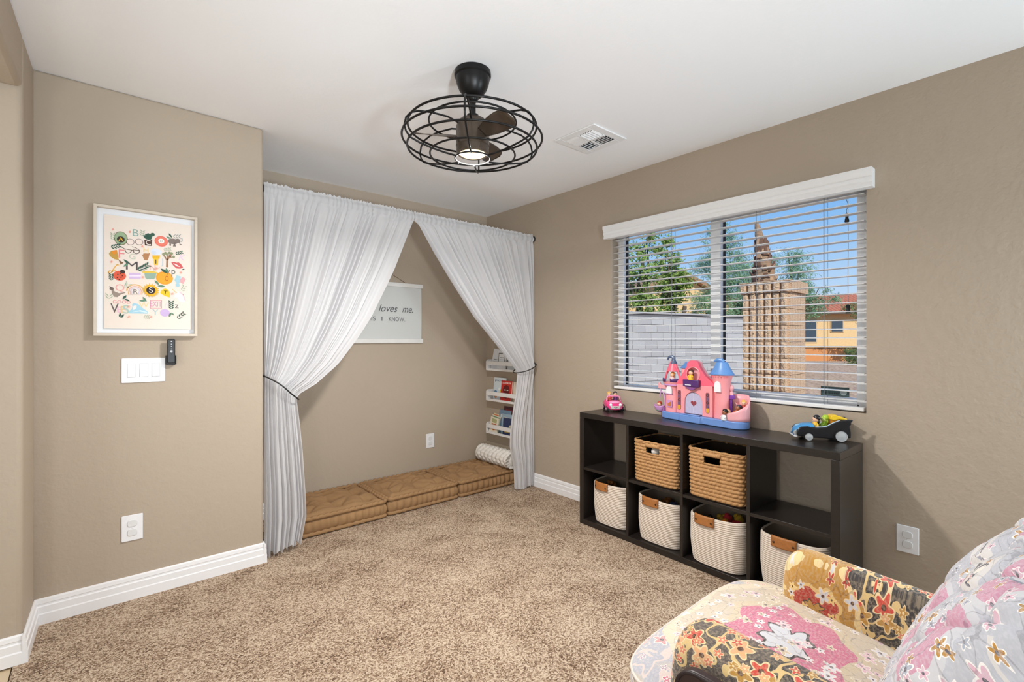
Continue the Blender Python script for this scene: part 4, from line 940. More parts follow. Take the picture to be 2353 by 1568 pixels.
doll('tiny dark-haired toy figure in orange on the castle ramp', cw(0.212, -0.040, 0.068), CR - 0.4, HD, D4, DSK, 1.1, False, -0.25)
doll('tiny blond toy figure in red at the top of the castle ramp', cw(0.232, -0.002, 0.098), CR + 0.4, HY, P_('dress_red', (196, 66, 56)), None, 0.95, True)

# ------------------------------------------------------------------ pink toy car (local: front -y)
pr = math.atan2(2.0, 2.76) - pi / 2 + pi * 0      # face the middle of the room
pc = thing('pink_toy_car', 'small hot pink toy convertible at the curtain end of the shelf', 'toy car', (2.765, 2.105, ZT), -0.72)
HP, HP2, TYR = P_('hot_pink', (232, 62, 132), 0.25), P_('bubblegum', (246, 150, 190), 0.25), P_('tyre_black', (28, 26, 28), 0.6)
def carbody(u, v):
    y = -0.085 + 0.17 * v; prof_ = interp([(0, 0.052), (0.1, 0.062), (0.38, 0.074), (0.5, 0.066), (0.8, 0.066), (0.92, 0.074), (1, 0.058)], v)
    hw_ = interp([(0, 0.044), (0.12, 0.056), (0.5, 0.060), (0.88, 0.056), (1, 0.046)], v)
    a_ = 2 * pi * u; c, s = math.cos(a_), math.sin(a_); p = 3.2; r = (abs(c) ** p + abs(s) ** p) ** (-1 / p)
    mid = (0.016 + prof_) / 2; return (hw_ * c * r, y, mid + (prof_ - 0.016) / 2 * s * r)
mb = MB().grid(carbody, 36, 26, cu=True); n_ = 36
mb.f.append(list(range(n_))[::-1]); mb.mi.append(0); mb.f.append([26 * n_ + i for i in range(n_)]); mb.mi.append(0)
mb.build('body', HP, pc, angle=50)
MB().sphere((0, -0.05, 0.062), (0.040, 0.034, 0.014), 20, 10).build('hood', HP2, pc)
MB().box((-0.040, -0.010, 0.066), (0.040, 0.058, 0.0695)).build('cockpit_floor', P_('seat_maroon', (112, 30, 66)), pc, bevel=0.003)
MB().tube([(-0.048, -0.016, 0.066), (-0.044, -0.008, 0.096), (-0.036, -0.006, 0.102), (0.036, -0.006, 0.102), (0.044, -0.008, 0.096), (0.048, -0.016, 0.066)], 0.0042, 8).build('windscreen_frame', HP2, pc)
MB().prism(rrect(-0.034, 0.022, 0.034, 0.042, 0.008), -0.0895, -0.080, axis='y').build('bumper', P_('silver_grey', (196, 190, 186)), pc, bevel=0.002, fix=True)
MB().tube([(-0.012, -0.0902, 0.034), (-0.004, -0.0905, 0.030), (0.004, -0.0905, 0.030), (0.012, -0.0902, 0.034)], 0.0014, 6).build('grille_curve', TYR, pc)
for x in (-0.050, 0.050):
    for y in (-0.055, 0.052):
        wl_ = MB().cyl((x - 0.010, y, 0.0185), (x + 0.010, y, 0.0185), 0.0182, n=22).build('wheel', TYR, pc, bevel=0.002)
        s = 1 if x > 0 else -1; MB().lathe([(0.010, 0.0102), (0.009, 0.0125), (0.002, 0.0135)], 16, T=Tm(x, y, 0.0185) @ Rm(y=s * pi / 2)).build('hubcap', HP2, wl_)
    MB().lathe([(0.002, 0.0), (0.010, 0.001), (0.010, 0.004), (0.004, 0.007)], 14, T=Tm(x * 0.66, -0.083, 0.050) @ Rm(x=pi / 2)).build('headlight', WHT, pc, fix=True)
PT = Tm(2.765, 2.105, ZT) @ Rm(z=-0.72)
for x, hr, dr, lb in ((-0.021, HY, P_('dress_coral', (226, 96, 84)), 'tiny blond toy figure riding in the pink car'), (0.022, HD, P_('dress_violet', (120, 60, 130)), 'tiny dark-haired toy figure riding in the pink car')):
    p = PT @ Vector((x, 0.028, 0.0700)); doll(lb, tuple(p), -0.72, hr, dr, None, 1.0, False, 0, 'small toy figures riding in toy cars')

# ------------------------------------------------------------------ black and blue toy car (local: front -x, seen side -y)
KR = math.atan2(-0.835, 0.55)
kc = thing('black_toy_car', 'black toy car with a blue bonnet and tail fins by the shelf end', 'toy car', (2.752, 0.806, ZT), KR)
KT = Tm(2.752, 0.806, ZT) @ Rm(z=KR)
BK = P_('glossy_black', (22, 22, 26), 0.3); KB = P_('metal_blue', (70, 148, 206), 0.25); SIL = P_('silver', (176, 176, 176), 0.3)
side_ = [(-0.118, 0.020), (-0.124, 0.030), (-0.120, 0.052), (-0.104, 0.066), (-0.075, 0.070), (-0.055, 0.066), (-0.030, 0.065), (0.005, 0.070), (0.030, 0.086), (0.060, 0.102), (0.095, 0.108), (0.122, 0.111), (0.118, 0.102), (0.112, 0.096), (0.114, 0.088), (0.106, 0.078), (0.112, 0.05), (0.112, 0.022), (0.06, 0.014), (-0.05, 0.014)]
for s in (-1, 1): MB().prism(side_, min(s * 0.040, s * 0.052), max(s * 0.040, s * 0.052), axis='y').build('side_shell', BK, kc, bevel=0.004, fix=True)
MB().prism([(-0.10, 0.016), (-0.112, 0.022), (-0.108, 0.05), (-0.02, 0.052), (0.06, 0.055), (0.105, 0.075), (0.105, 0.02)], -0.0395, 0.0395, axis='y').build('chassis', BK, kc, fix=True)
def hood(u, v):
    x = -0.128 + 0.085 * v; z = interp([(0, 0.026), (0.06, 0.048), (0.2, 0.064), (0.5, 0.074), (1, 0.078)], v); y = (u - 0.5) * 2 * interp([(0, 0.030), (0.2, 0.041), (1, 0.043)], v)
    return (x, y, z - 0.012 * abs(2 * u - 1) ** 3)
o_ = MB().grid(hood, 14, 16).build('bonnet', KB, kc); q_ = o_.modifiers.new('t', 'SOLIDIFY'); q_.thickness = 0.004
MB().lathe([(0.013, 0.0), (0.013, 0.004), (0.010, 0.0055)], 20, T=Tm(-0.104, 0, 0.066) @ Rm(y=-0.3), sx=1.15).build('bonnet_badge', P_('light_blue', (150, 196, 226), 0.3), kc, fix=True)
MB().prism([(-0.129, 0.020), (-0.131, 0.030), (-0.127, 0.044), (-0.120, 0.048), (-0.118, 0.02)], -0.036, 0.036, axis='y').build('grille', SIL, kc, bevel=0.002, fix=True)
MB().box((-0.134, -0.044, 0.014), (-0.118, 0.044, 0.0198)).build('bumper', P_('bumper_white', (214, 216, 218)), kc, bevel=0.002)
for s in (-1, 1): MB().tube([(-0.040, s * 0.046, 0.0665), (-0.01, s * 0.046, 0.0685), (0.010, s * 0.046, 0.0735), (0.035, s * 0.046, 0.0905), (0.065, s * 0.046, 0.1045)], 0.003, 6).build('cockpit_trim', P_('pale_blue', (176, 196, 212), 0.3), kc)
for x, r in ((-0.072, 0.0185), (0.068, 0.0275)):
    for s in (-1, 1):
        wl_ = MB().cyl((x, s * 0.044, r + 0.0005), (x, s * 0.060, r + 0.0005), r, n=28).build('wheel', TYR, kc, bevel=0.002)
        MB().lathe([(r * 0.92, 0.0), (r * 0.92, 0.002), (r * 0.82, 0.0026), (r * 0.80, 0.0012), (r * 0.5, 0.003), (0.001, 0.005)], 26, T=Tm(x, s * 0.0603, r + 0.0005) @ Rm(x=-s * pi / 2)).build('hubcap', SIL, wl_, fix=True)
MB().prism([(0.030, 0.104), (0.036, 0.124), (0.056, 0.128), (0.080, 0.118), (0.108, 0.110), (0.100, 0.104), (0.070, 0.106), (0.050, 0.100)], -0.026, 0.030, axis='y').build('rear_deck', P_('bright_yellow', (240, 196, 40), 0.35), kc, bevel=0.004, fix=True)
MB().prism([(0.040, 0.06), (0.036, 0.1), (0.05, 0.102), (0.08, 0.1), (0.08, 0.06)], -0.02, 0.02, axis='y').build('deck_post', P_('amber', (226, 150, 40)), kc, fix=True)
for x, hr, dr, lb in ((-0.030, BK, D1, 'tiny toy driver in a black helmet riding in the black toy car'), (0.014, P_('lime', (176, 214, 60)), P_('lime_top', (150, 196, 50)), 'tiny lime green toy passenger riding in the black toy car')):
    p = KT @ Vector((x, -0.012 if x < 0 else 0.004, 0.0545)); doll(lb, tuple(p), KR - pi / 2, hr, dr, None if x < 0 else P_('lime_face', (200, 220, 110)), 1.12, False, 0, 'small toy figures riding in toy cars')
# ================================================================== FLORAL ARMCHAIR
def floral(name, pal, med=None, lat=3.4, flower_amt=0.5, wash=0.0):
    """faded oriental carpet print. pal: ground, ground2, ring colours (outer..inner), outline, flowers (3), leaf"""
    t = NT(name); uv = t.n('ShaderNodeUVMap'); uv.uv_map = 'UVMap'; p0 = uv.outputs[0]
    dn = t.noise(p0, 9, 3, 0.55, out=1)
    vm = t.n('ShaderNodeVectorMath', operation='MULTIPLY_ADD'); t.put(vm.inputs[0], dn); vm.inputs[1].default_value = (0.045, 0.045, 0); t.put(vm.inputs[2], p0); p = vm.outputs[0]
    # medallion distance: lobed radius around a centre, or around cells of a lattice
    if med:
        cx_, cy_, sc_ = med
        s = t.n('ShaderNodeSeparateXYZ'); t.put(s.inputs[0], p)
        x = t.math('MULTIPLY', t.math('SUBTRACT', s.outputs[0], cx_ + 0.022), 1 / sc_); y = t.math('MULTIPLY', t.math('SUBTRACT', s.outputs[1], cy_ + 0.022), 1 / sc_)
        x = t.math('MULTIPLY', x, 0.85)
        d = t.math('SQRT', t.math('ADD', t.math('MULTIPLY', x, x), t.math('MULTIPLY', y, y)))
        ang = t.math('ARCTAN2', y, x); lob = t.math('MULTIPLY', t.math('COSINE', t.math('MULTIPLY', ang, 8)), 0.032)
        lob2 = t.math('MULTIPLY', t.math('COSINE', t.math('MULTIPLY', ang, 4)), 0.03)
        d = t.math('ADD', d, t.math('ADD', lob, lob2))
    else:
        d = t.math('MULTIPLY', t.voro(p, lat, rand=0.35, dims='2D'), 1.25)
    g = t.noise(p0, 5, 2)
    ground = t.mix(t.ramp(g, [(0.47, (0, 0, 0)), (0.53, (1, 1, 1))]), pal['g1'], pal['g2'])
    # small flowers strewn over the ground
    def strew(scale, thr, keep, cols, base, centre):
        v = t.voro(p0, scale, rand=0.85, out=None, dims='2D'); s = t.n('ShaderNodeSeparateColor'); t.put(s.inputs[0], v.outputs['Color'])
        vm2 = t.n('ShaderNodeVectorMath', operation='SUBTRACT'); t.put(vm2.inputs[0], p0); t.put(vm2.inputs[1], v.outputs['Position'])
        ss = t.n('ShaderNodeSeparateXYZ'); t.put(ss.inputs[0], vm2.outputs[0])
        an = t.math('ADD', t.math('MULTIPLY', t.math('ARCTAN2', ss.outputs[1], ss.outputs[0]), 5), t.math('MULTIPLY', s.outputs[2], 6.3))
        rr = t.math('MULTIPLY_ADD', t.math('COSINE', an), -0.085, v.outputs['Distance'])
        m_ = t.math('MULTIPLY', t.math('LESS_THAN', rr, thr), t.math('GREATER_THAN', s.outputs[0], 1 - keep))
        mo = t.math('MULTIPLY', t.math('LESS_THAN', rr, thr + 0.06), t.math('GREATER_THAN', s.outputs[0], 1 - keep))
        fc = t.ramp(s.outputs[1], [(i / len(cols), c) for i, c in enumerate(cols)], 'CONSTANT')
        c = t.mix(mo, base, pal['line']); c = t.mix(m_, c, fc)
        mc = t.math('MULTIPLY', t.math('LESS_THAN', v.outputs['Distance'], thr * 0.35), t.math('GREATER_THAN', s.outputs[0], 1 - keep))
        return t.mix(mc, c, centre)
    # scrolling stems: contour lines of a noise field
    n = t.noise(p0, 17, 1, 0.4); band = t.math('LESS_THAN', t.math('ABSOLUTE', t.math('SUBTRACT', n, 0.5)), 0.02)
    ground = t.mix(band, ground, pal['leaf'])
    lf = t.noise(t.map(p0, scale=(30, 14, 1), rot=(0, 0, 0.7)), 1, 2); ground = t.mix(t.math('GREATER_THAN', lf, 0.62), ground, pal['leaf'])
    ground = strew(15, 0.24, flower_amt, pal['fl'], ground, pal['dot'])
    ground = strew(31, 0.22, flower_amt * 0.7, pal['fl'][::-1], ground, pal['line'])
    rings = pal['rings']; edges = [0.0] + [0.13, 0.155, 0.40, 0.47, 0.72, 0.80][:len(rings) - 1]
    col = t.ramp(d, [(e, c) for e, c in zip(edges, rings)], 'CONSTANT')
    inner = strew(17, 0.20, 0.45, pal['fl2'], col, pal['dot'])
    inner = strew(29, 0.20, 0.5, pal['fl2'][::-1], inner, pal['dot'])
    nn = t.noise(p0, 21, 1, 0.4); b2 = t.math('LESS_THAN', t.math('ABSOLUTE', t.math('SUBTRACT', nn, 0.5)), 0.012)
    inner = t.mix(t.math('MULTIPLY', b2, 0.35), inner, pal['dot'])
    final = t.mix(t.math('LESS_THAN', d, edges[-1] + 0.09), ground, inner)
    # worn, chalky print
    wn = t.noise(p0, 160, 3, 0.6); final = t.mix(t.math('MULTIPLY', t.ramp(wn, [(0.45, (0, 0, 0)), (0.62, (1, 1, 1))]), 0.38), final, pal['wash'])
    if wash: final = t.mix(wash, final, pal['wash'])
    fb = t.noise(p0, 700, 2)
    return t.done(t.bsdf(final, 0.85, t.bump(fb, 0.15, 0.001), **{'Sheen Weight': 0.25}))
CR_, CH, GB, OC, RD, PKk, WT = lin(210, 192, 162), lin(62, 58, 58), lin(140, 148, 166), lin(188, 138, 58), lin(182, 56, 46), lin(206, 116, 142), lin(212, 212, 218)
SEATP = dict(g1=lin(176, 176, 186), g2=CR_, rings=[WT, CH, PKk, CR_, lin(206, 190, 168), lin(220, 204, 178)], line=lin(240, 230, 216), leaf=lin(214, 196, 190), fl=[PKk, lin(214, 150, 150), lin(176, 150, 170), GB], fl2=[lin(226, 222, 226), lin(228, 190, 200), CR_], dot=lin(110, 100, 106), wash=lin(220, 210, 198))  # seat's own print zones, with glare painted in as a paler palette
ARMP = dict(g1=CH, g2=lin(60, 56, 54), rings=[OC, lin(60, 50, 40), RD, lin(226, 190, 120), OC, lin(232, 206, 150)], line=lin(236, 210, 160), leaf=lin(222, 190, 128), fl=[lin(206, 74, 58), lin(222, 120, 92), lin(230, 170, 120), OC], fl2=[WT, RD, lin(236, 200, 120)], dot=lin(90, 56, 40), wash=lin(196, 176, 146))
NEARP = dict(ARMP, g1=lin(92, 82, 76), rings=[CR_, CH, RD, CR_, lin(212, 206, 214), lin(236, 222, 196)])
BACKP = dict(g1=lin(78, 78, 86), g2=lin(190, 192, 202), rings=[WT, lin(150, 154, 168), lin(206, 150, 172), lin(206, 206, 210), lin(188, 190, 198), lin(218, 214, 210)], line=lin(244, 240, 236), leaf=lin(236, 230, 220), fl=[lin(206, 110, 120), lin(226, 170, 190), lin(96, 92, 96), OC], fl2=[lin(222, 180, 196), lin(170, 176, 190), OC], dot=lin(96, 90, 98), wash=lin(214, 212, 218))
M_SEAT = floral('floral_seat_print', SEATP, (1.335, 0.47, 0.34), flower_amt=0.6)
M_ARM = floral('floral_arm_print', ARMP, (0.475, 0.56, 0.125), flower_amt=0.85)
M_ARMN = floral('floral_near_arm_print', NEARP, (0.20, 0.50, 0.12), flower_amt=0.85)
M_BACK = floral('floral_back_print', BACKP, None, 3.6, 0.75)
ac = thing('armchair', 'low floral tufted armchair with a faded oriental print by the cube shelf', 'armchair', (1.31, 0.30, 0.0))
AO = Vector((1.31, 0.30, 0.0))
def L3(x, y, z): return (x - AO.x, y - AO.y, z - AO.z)
# seat cushion: T-shaped, crowned, set out in front of the arms
def seat_out(a):
    # half widths: full width in front of the arms, narrower between them
    return sup(a, 0.362, 0.262, 5)
def seatfn(u, v):
    a = 2 * pi * u; x, y = seat_out(a)
    k = interp([(0, 0.0), (0.55, 0.9), (0.68, 0.985), (0.78, 1.0), (0.88, 0.985), (1.0, 0.93)], v)
    X = 1.312 + x * k; Y = 0.480 + y * k
    if Y < 0.545:                                  # pinch between the arms
        q = min(1, (0.545 - Y) / 0.06); hw_ = 0.362 - 0.115 * q; X = 1.312 + max(-hw_, min(hw_, (X - 1.312)))
    z = interp([(0, 0.508), (0.3, 0.503), (0.55, 0.488), (0.68, 0.466), (0.78, 0.436), (0.88, 0.405), (1.0, 0.385)], v)
    z -= 0.10 * max(0, 0.52 - Y)
    return L3(X, Y, z)
def seat_uv(u, v): p = seatfn(u, v); return (p[0] + AO.x, p[1] + AO.y + (0.10 * (v - 0.6) if v > 0.6 else 0))
MB().grid(seatfn, 96, 44, cu=True, uv=seat_uv).build('seat_cushion', M_SEAT, ac, angle=180)
pp = [seatfn(i / 96, 0.70) for i in range(96)]
MB().tube([(x, y, z + 0.001) for x, y, z in pp], 0.0045, 6, closed=True).build('seat_piping', plain('piping_cream', (222, 212, 202), 0.9), ac, angle=180)
# frame under the seat
MB().prism(rrect(1.05 - AO.x, -0.02 - AO.y, 1.60 - AO.x, 0.68 - AO.y, 0.05), 0.16, 0.386).build('seat_rail', M_SEAT, ac, bevel=0.02, seg=3, fix=True)
M_LEG = plain('dark_turned_wood', (52, 34, 24), 0.4)
for x, y in ((1.09, 0.62), (1.56, 0.62), (1.10, 0.03), (1.55, 0.03)):
    MB().lathe([(0.014, 0.0005), (0.018, 0.02), (0.022, 0.09), (0.030, 0.14), (0.03, 0.158)], 18, c=L3(x, y, 0)).build('leg', M_LEG, ac, fix=True)
# arms: sloping padded rolls with a rounded scroll front
def arm(name, xc, mat, inner, mirror, up=0.0, wide=0.0):
    def fn(u, v):
        # v runs front to back, u around the section
        a = 2 * pi * u
        y = 0.578 - 0.56 * v
        e = min(1, v / 0.14); r_ = math.sqrt(max(0.0, 1 - (1 - e) ** 2.4))
        ztop = 0.636 + up - 0.045 * v; zbot = 0.20
        hz = (ztop - zbot) / 2; zc = zbot + hz
        c, s = math.cos(a), math.sin(a); p = 2.6; q = (abs(c) ** p + abs(s) ** p) ** (-1 / p)
        hw_ = 0.072 + wide + 0.012 * max(0, s) ; 
        x = xc + hw_ * c * q * (0.25 + 0.75 * r_); z = zc + hz * s * q * (0.55 + 0.45 * r_) 
        z = zc + (z - zc) if z < zc else z
        return L3(x, y + 0.03 * (1 - r_) * 0, z)
    def uvf(u, v):
        p = fn(u, v); a = 2 * pi * u; off = math.cos(a) * 0.07 * (1 if mirror else -1)
        return (p[1] + AO.y, p[2] + AO.z + (0.11 * (1 - abs(math.cos(a))) * (1 if math.sin(a) > 0 else 0)) * 0 + off)
    mb = MB().grid(fn, 48, 48, cu=True, uv=uvf)
    return mb.build(name, mat, ac, angle=180)
arm('armrest', 1.632, M_ARM, -1, False)
arm('armrest', 1.005, M_ARMN, 1, True, 0.022, 0.012)
# reclined tufted back: profile (y, z) swept across x with a pillowy tuft relief
BPROF = [(0.315, 0.36), (0.265, 0.50), (0.222, 0.60), (0.170, 0.715), (0.105, 0.81), (0.055, 0.865), (-0.01, 0.905), (-0.075, 0.905), (-0.115, 0.86), (-0.12, 0.72), (-0.10, 0.40), (-0.08, 0.20)]
bl_ = [0]
for i in range(1, len(BPROF)): bl_.append(bl_[-1] + math.dist(BPROF[i], BPROF[i - 1]))
def bprof(s):
    s *= bl_[-1]; return (float(np.interp(s, bl_, [q[0] for q in BPROF])), float(np.interp(s, bl_, [q[1] for q in BPROF])))
def bnorm(s):
    a = bprof(max(0, s - 0.02)); b = bprof(min(1, s + 0.02)); t_ = (b[0] - a[0], b[1] - a[1]); l = math.hypot(*t_); return (t_[1] / l, -t_[0] / l)
XB0, XB1 = 0.975, 1.662
btuft = [(XB0 + (XB1 - XB0) * ((k + (0.5 if r % 2 else 0.0)) / 4 + 0.02), 0.20 + 0.105 * r) for r in range(5) for k in range(5)]
def backfn(u, v):
    x = XB0 + (XB1 - XB0) * u; sL = v * bl_[-1]
    y, z = bprof(v); n = bnorm(v)
    e = min(1, min(u, 1 - u) / 0.13); rnd = math.sqrt(max(0, 1 - (1 - e) ** 2.2))
    dt = min(math.hypot(x - a, sL - b) for a, b in btuft)
    frontm = 1 if sL < 0.72 else max(0, 1 - (sL - 0.72) / 0.08)
    # pleats run along the two diagonals between tufts
    g1 = abs(math.sin(pi * ((x - XB0) / 0.1718 + (sL - 0.20) / 0.21))); g2 = abs(math.sin(pi * ((x - XB0) / 0.1718 - (sL - 0.20) / 0.21)))
    pl = min(g1, g2); low = min(1, max(0, (sL - 0.06) / 0.08))
    h_ = (-0.026 * math.exp(-(pl / 0.16) ** 2) - 0.026 * math.exp(-(dt / 0.03) ** 2) + 0.012) * frontm * low * e
    h_ += -0.075 * (1 - rnd)
    return L3(x, y + n[0] * h_, z + n[1] * h_)
mb = MB().grid(backfn, 96, 110, uv=lambda u, v: (XB0 + (XB1 - XB0) * u, v * bl_[-1] + 3))
mb.build('backrest', M_BACK, ac, angle=180, fix=True)
mb = MB()
for s in (0, 1):
    pts = [backfn(s, i / 24) for i in range(25)]; vs_ = [(p[0], p[1], p[2]) for p in pts]
    mb.add(vs_, [tuple(range(25)) if s else tuple(range(25))[::-1]])
    mb.uv[len(mb.f) - 1] = [(p[1] + 1, p[2]) for p in (pts if s else pts[::-1])]
mb.build('back_side', M_BACK, ac, smooth=False)
for (x, s_) in btuft:
    if not (XB0 + 0.05 < x < XB1 - 0.05): continue
    q = backfn((x - XB0) / (XB1 - XB0), s_ / bl_[-1]); n = bnorm(s_ / bl_[-1])
    MB().sphere((q[0], q[1] + n[0] * 0.003, q[2] + n[1] * 0.003), 0.009, 10, 6).build('tuft_button', M_BACK if False else plain('button_cloth', (190, 186, 196), 0.9), ac)
# dark leather pad hanging over the outer side of the near arm
lp = thing('leather_pad', 'dark brown leather pad with a piped edge against the armchair arm', 'pad', (0.893, 0.455, 0.355))
M_DKL = plain('dark_brown_leather', (48, 30, 28), 0.45, 0.15, bump=0.2)
pol = rrect(-0.062, 0.0, 0.062, 0.264, 0.045, 6)
MB().prism([(p[0], p[1]) for p in pol], -0.012, 0.012, axis='x').build('pad', M_DKL, lp, bevel=0.006, seg=3, fix=True)
MB().tube([(-0.013, p[0] * 0.95, p[1] * 0.98 + 0.003) for p in pol], 0.004, 6, closed=True).build('piping', plain('darker_leather', (34, 20, 20), 0.5), lp, angle=180)
# ================================================================== OUTSIDE
GZ = -0.15
t = NT('desert_gravel'); v = t.coord(); n = t.noise(v, 3, 3); vo = t.voro(v, 14, out='Color'); sp = t.n('ShaderNodeSeparateColor'); t.put(sp.inputs[0], vo)
c_ = t.mix(sp.outputs[0], lin(146, 116, 92), lin(216, 184, 154)); c_ = t.mix(t.math('MULTIPLY', n, 0.35), c_, lin(176, 140, 110))
M_GRAV = t.done(t.bsdf(c_, 0.95, t.bump(t.voro(v, 14), 0.6, 0.03)))
struct(MB().box((XW + 0.16, -60, GZ - 0.2), (110, 90, GZ)), 'ground', M_GRAV, 'brown desert gravel yard outside the window', smooth=False)
# ------------------------------------------------------------------ split-face pillar
t = NT('tan_split_block'); v = t.coord(); n = t.noise(v, 40, 4, 0.6); M_SPLIT = t.done(t.bsdf(t.mix(n, lin(190, 154, 122), lin(230, 198, 166)), 0.95, t.bump(t.noise(v, 60, 4), 0.8, 0.02)))
pl_ = thing('block_pillar', 'tan fluted split-face block pillar outside the window', 'pillar', (6.48, 2.43, GZ))
BW = 0.28; CHh = 0.2
def rib_block(seed):
    rg = random.Random(seed); mb = MB().box((-BW + 0.05, -BW + 0.02, 0), (BW, BW, CHh - 0.004))
    nr = 6; wd = (2 * BW - 0.02) / nr
    for k in range(nr):
        y0 = -BW + 0.02 + k * wd + 0.012; y1 = y0 + wd - 0.024
        mb.box((-BW + 0.016, y0, 0.001), (-BW + 0.051, y1, CHh - 0.005))
        def f(u, v, y0=y0, y1=y1):
            ed = 1 if 0.1 < u < 0.9 and 0.05 < v < 0.95 else 0
            return (-BW + 0.0155 - (0.004 + rg.uniform(0, 0.016)) * ed, y0 + (y1 - y0) * u, 0.001 + (CHh - 0.006) * v)
        mb.grid(lambda u, v: f(1 - u, v), 5, 9)
        x0 = -BW + 0.05 + k * (2 * BW - 0.05) / nr + 0.005; x1 = x0 + (2 * BW - 0.05) / nr - 0.01
        mb.box((x0, -BW + 0.006, 0.001), (x1, -BW + 0.0205, CHh - 0.005))
    return mb
src = [rib_block(s).mesh('split_block', M_SPLIT, True, 30) for s in range(3)]
for k in range(10):
    o = bpy.data.objects.new('split_block', src[k % 3]); C.objects.link(o); o.parent = pl_; o.location = (0, 0, 0.001 + k * CHh)
capm = rib_block(9)
o = capm.build('cap_block', M_SPLIT, pl_, loc=(0, 0, 10 * CHh + 0.001), angle=30); o.scale = (1.09, 1.09, 0.66)
MB().box((-BW * 1.05, -BW * 1.05, 10 * CHh + 0.130), (BW * 1.09, BW * 1.09, 10 * CHh + 0.142)).build('cap_top', M_SPLIT, pl_, bevel=0.004)
# ------------------------------------------------------------------ grey block yard wall, block by block
t = NT('grey_concrete_block'); v = t.coord(); n = t.noise(v, 30, 4); oi = t.n('ShaderNodeObjectInfo')
cc = t.mix(oi.outputs['Random'], lin(176, 173, 174), lin(192, 190, 190)); M_CMU = t.done(t.bsdf(t.mix(t.math('MULTIPLY', n, 0.3), cc, lin(160, 158, 158)), 0.95, t.bump(n, 0.3, 0.01)))
wd_ = math.atan2(5.98 - 6.9, 13.57 - 9.6)
yw = thing('block_wall', 'grey concrete block yard wall beyond the window', 'wall', (9.0, 7.04, GZ), wd_)
MB().box((-6.0, 0.02, 0), (7.6, 0.18, 2.07)).build('mortar_core', plain('grey_mortar', (112, 110, 112), 0.95), yw, smooth=False)
bs = MB().box((0.005, 0, 0.005), (0.395, 0.2, 0.197)).build('concrete_block', M_CMU, yw, loc=(-1.6, 0, 0), bevel=0.006, seg=1); first = True
for r in range(10):
    for k in range(24):
        x = -2.0 + 0.4 * k + (0.2 if r % 2 else 0)
        if x > 7.2: continue
        if first: bs.location = (x, 0, r * 0.2 + 0.001); first = False
        else: inst(bs, yw, (x, 0, r * 0.2 + 0.001))
MB().box((-6.0, -0.012, 2.071), (7.6, 0.212, 2.115)).build('wall_cap', M_CMU, yw, bevel=0.008)
# ------------------------------------------------------------------ dead palm trunk
t = NT('palm_bark'); v = t.coord(); n = t.noise(t.map(v, scale=(6, 6, 30)), 1, 4); M_PALM = t.done(t.bsdf(t.mix(n, lin(120, 94, 74), lin(184, 152, 122)), 0.95, t.bump(n, 0.9, 0.05)))
M_BOOT = plain('dry_palm_boot', (112, 82, 66), 0.95, 0.4, 12); M_BOOT2 = plain('pale_palm_boot', (176, 142, 112), 0.95, 0.3, 12)
pm = thing('palm_trunk', 'dead topless palm trunk with ragged bark behind the pillar', 'palm trunk', (9.05, 3.52, GZ))
def ctr(z): q = z / 3.6; return (0.10 * q - 0.24 * q ** 4 * 0.757, 0.22 * q ** 4 * 0.653, z)
def trunk(u, v):
    z = 3.52 * v; r = interp([(0, 0.25), (0.55, 0.195), (0.72, 0.175), (0.80, 0.13), (0.86, 0.085), (0.95, 0.065), (1, 0.035)], v) * (1 + 0.04 * math.sin(z * 46) + 0.03 * math.sin(9 * 2 * pi * u)); c = ctr(z)
    return (c[0] + r * math.cos(2 * pi * u), c[1] + r * math.sin(2 * pi * u), z)
MB().grid(trunk, 24, 90, cu=True).build('trunk', M_PALM, pm, angle=180)
rg = random.Random(8)
for k in range(120):
    z = 2.2 + 0.95 * rg.random() ** 1.1; a = rg.uniform(0, 2 * pi); c = ctr(z); r = interp([(2.1, 0.185), (2.6, 0.165), (2.85, 0.115), (3.1, 0.08), (3.4, 0.06)], z)
    T = Tm(c[0] + r * math.cos(a), c[1] + r * math.sin(a), z) @ Rm(z=a) @ Rm(y=rg.uniform(0.05, 0.55) if z < 2.8 else rg.uniform(-0.1, .2))
    l = rg.uniform(0.06, 0.15); wv = rg.uniform(0.03, 0.06)
    mb = MB(); mb.add([(0, -wv, 0), (0, wv, 0), (0.02, wv * 0.5, l), (0.02, -wv * 0.5, l), (0.03, -wv * .8, 0.01), (0.03, wv * .8, 0.01)], [(1, 0, 3, 2), (4, 5, 2, 3), (0, 4, 3), (1, 2, 5), (0, 1, 5, 4)], T=T)
    mb.build('leaf_boot', M_BOOT if rg.random() < 0.7 else M_BOOT2, pm, smooth=False)
# ------------------------------------------------------------------ trees
def leaf_mat(name, a, b):
    t = NT(name); v = t.coord(); n = t.noise(v, 1.4, 3); n2 = t.noise(v, 30, 1)
    col = t.mix(t.math('MULTIPLY', t.math('ADD', n, n2), 0.5), lin(*a), lin(*b)); d = t.bsdf(col, 0.6)
    tl = t.n('ShaderNodeBsdfTranslucent'); t.put(tl.inputs[0], col); mx = t.n('ShaderNodeMixShader'); mx.inputs[0].default_value = 0.35; t.put(mx.inputs[1], d); t.put(mx.inputs[2], tl.outputs[0]); return t.done(mx.outputs[0])
M_LEAF = leaf_mat('broad_leaf_green', (86, 122, 52), (178, 200, 104)); M_FEATH = leaf_mat('feathery_leaf_green', (96, 136, 104), (166, 196, 150)); M_BUSH = leaf_mat('shrub_green', (80, 104, 60), (140, 160, 96))
M_BRANCH = plain('grey_brown_bark', (104, 90, 78), 0.95, 0.2, 8)
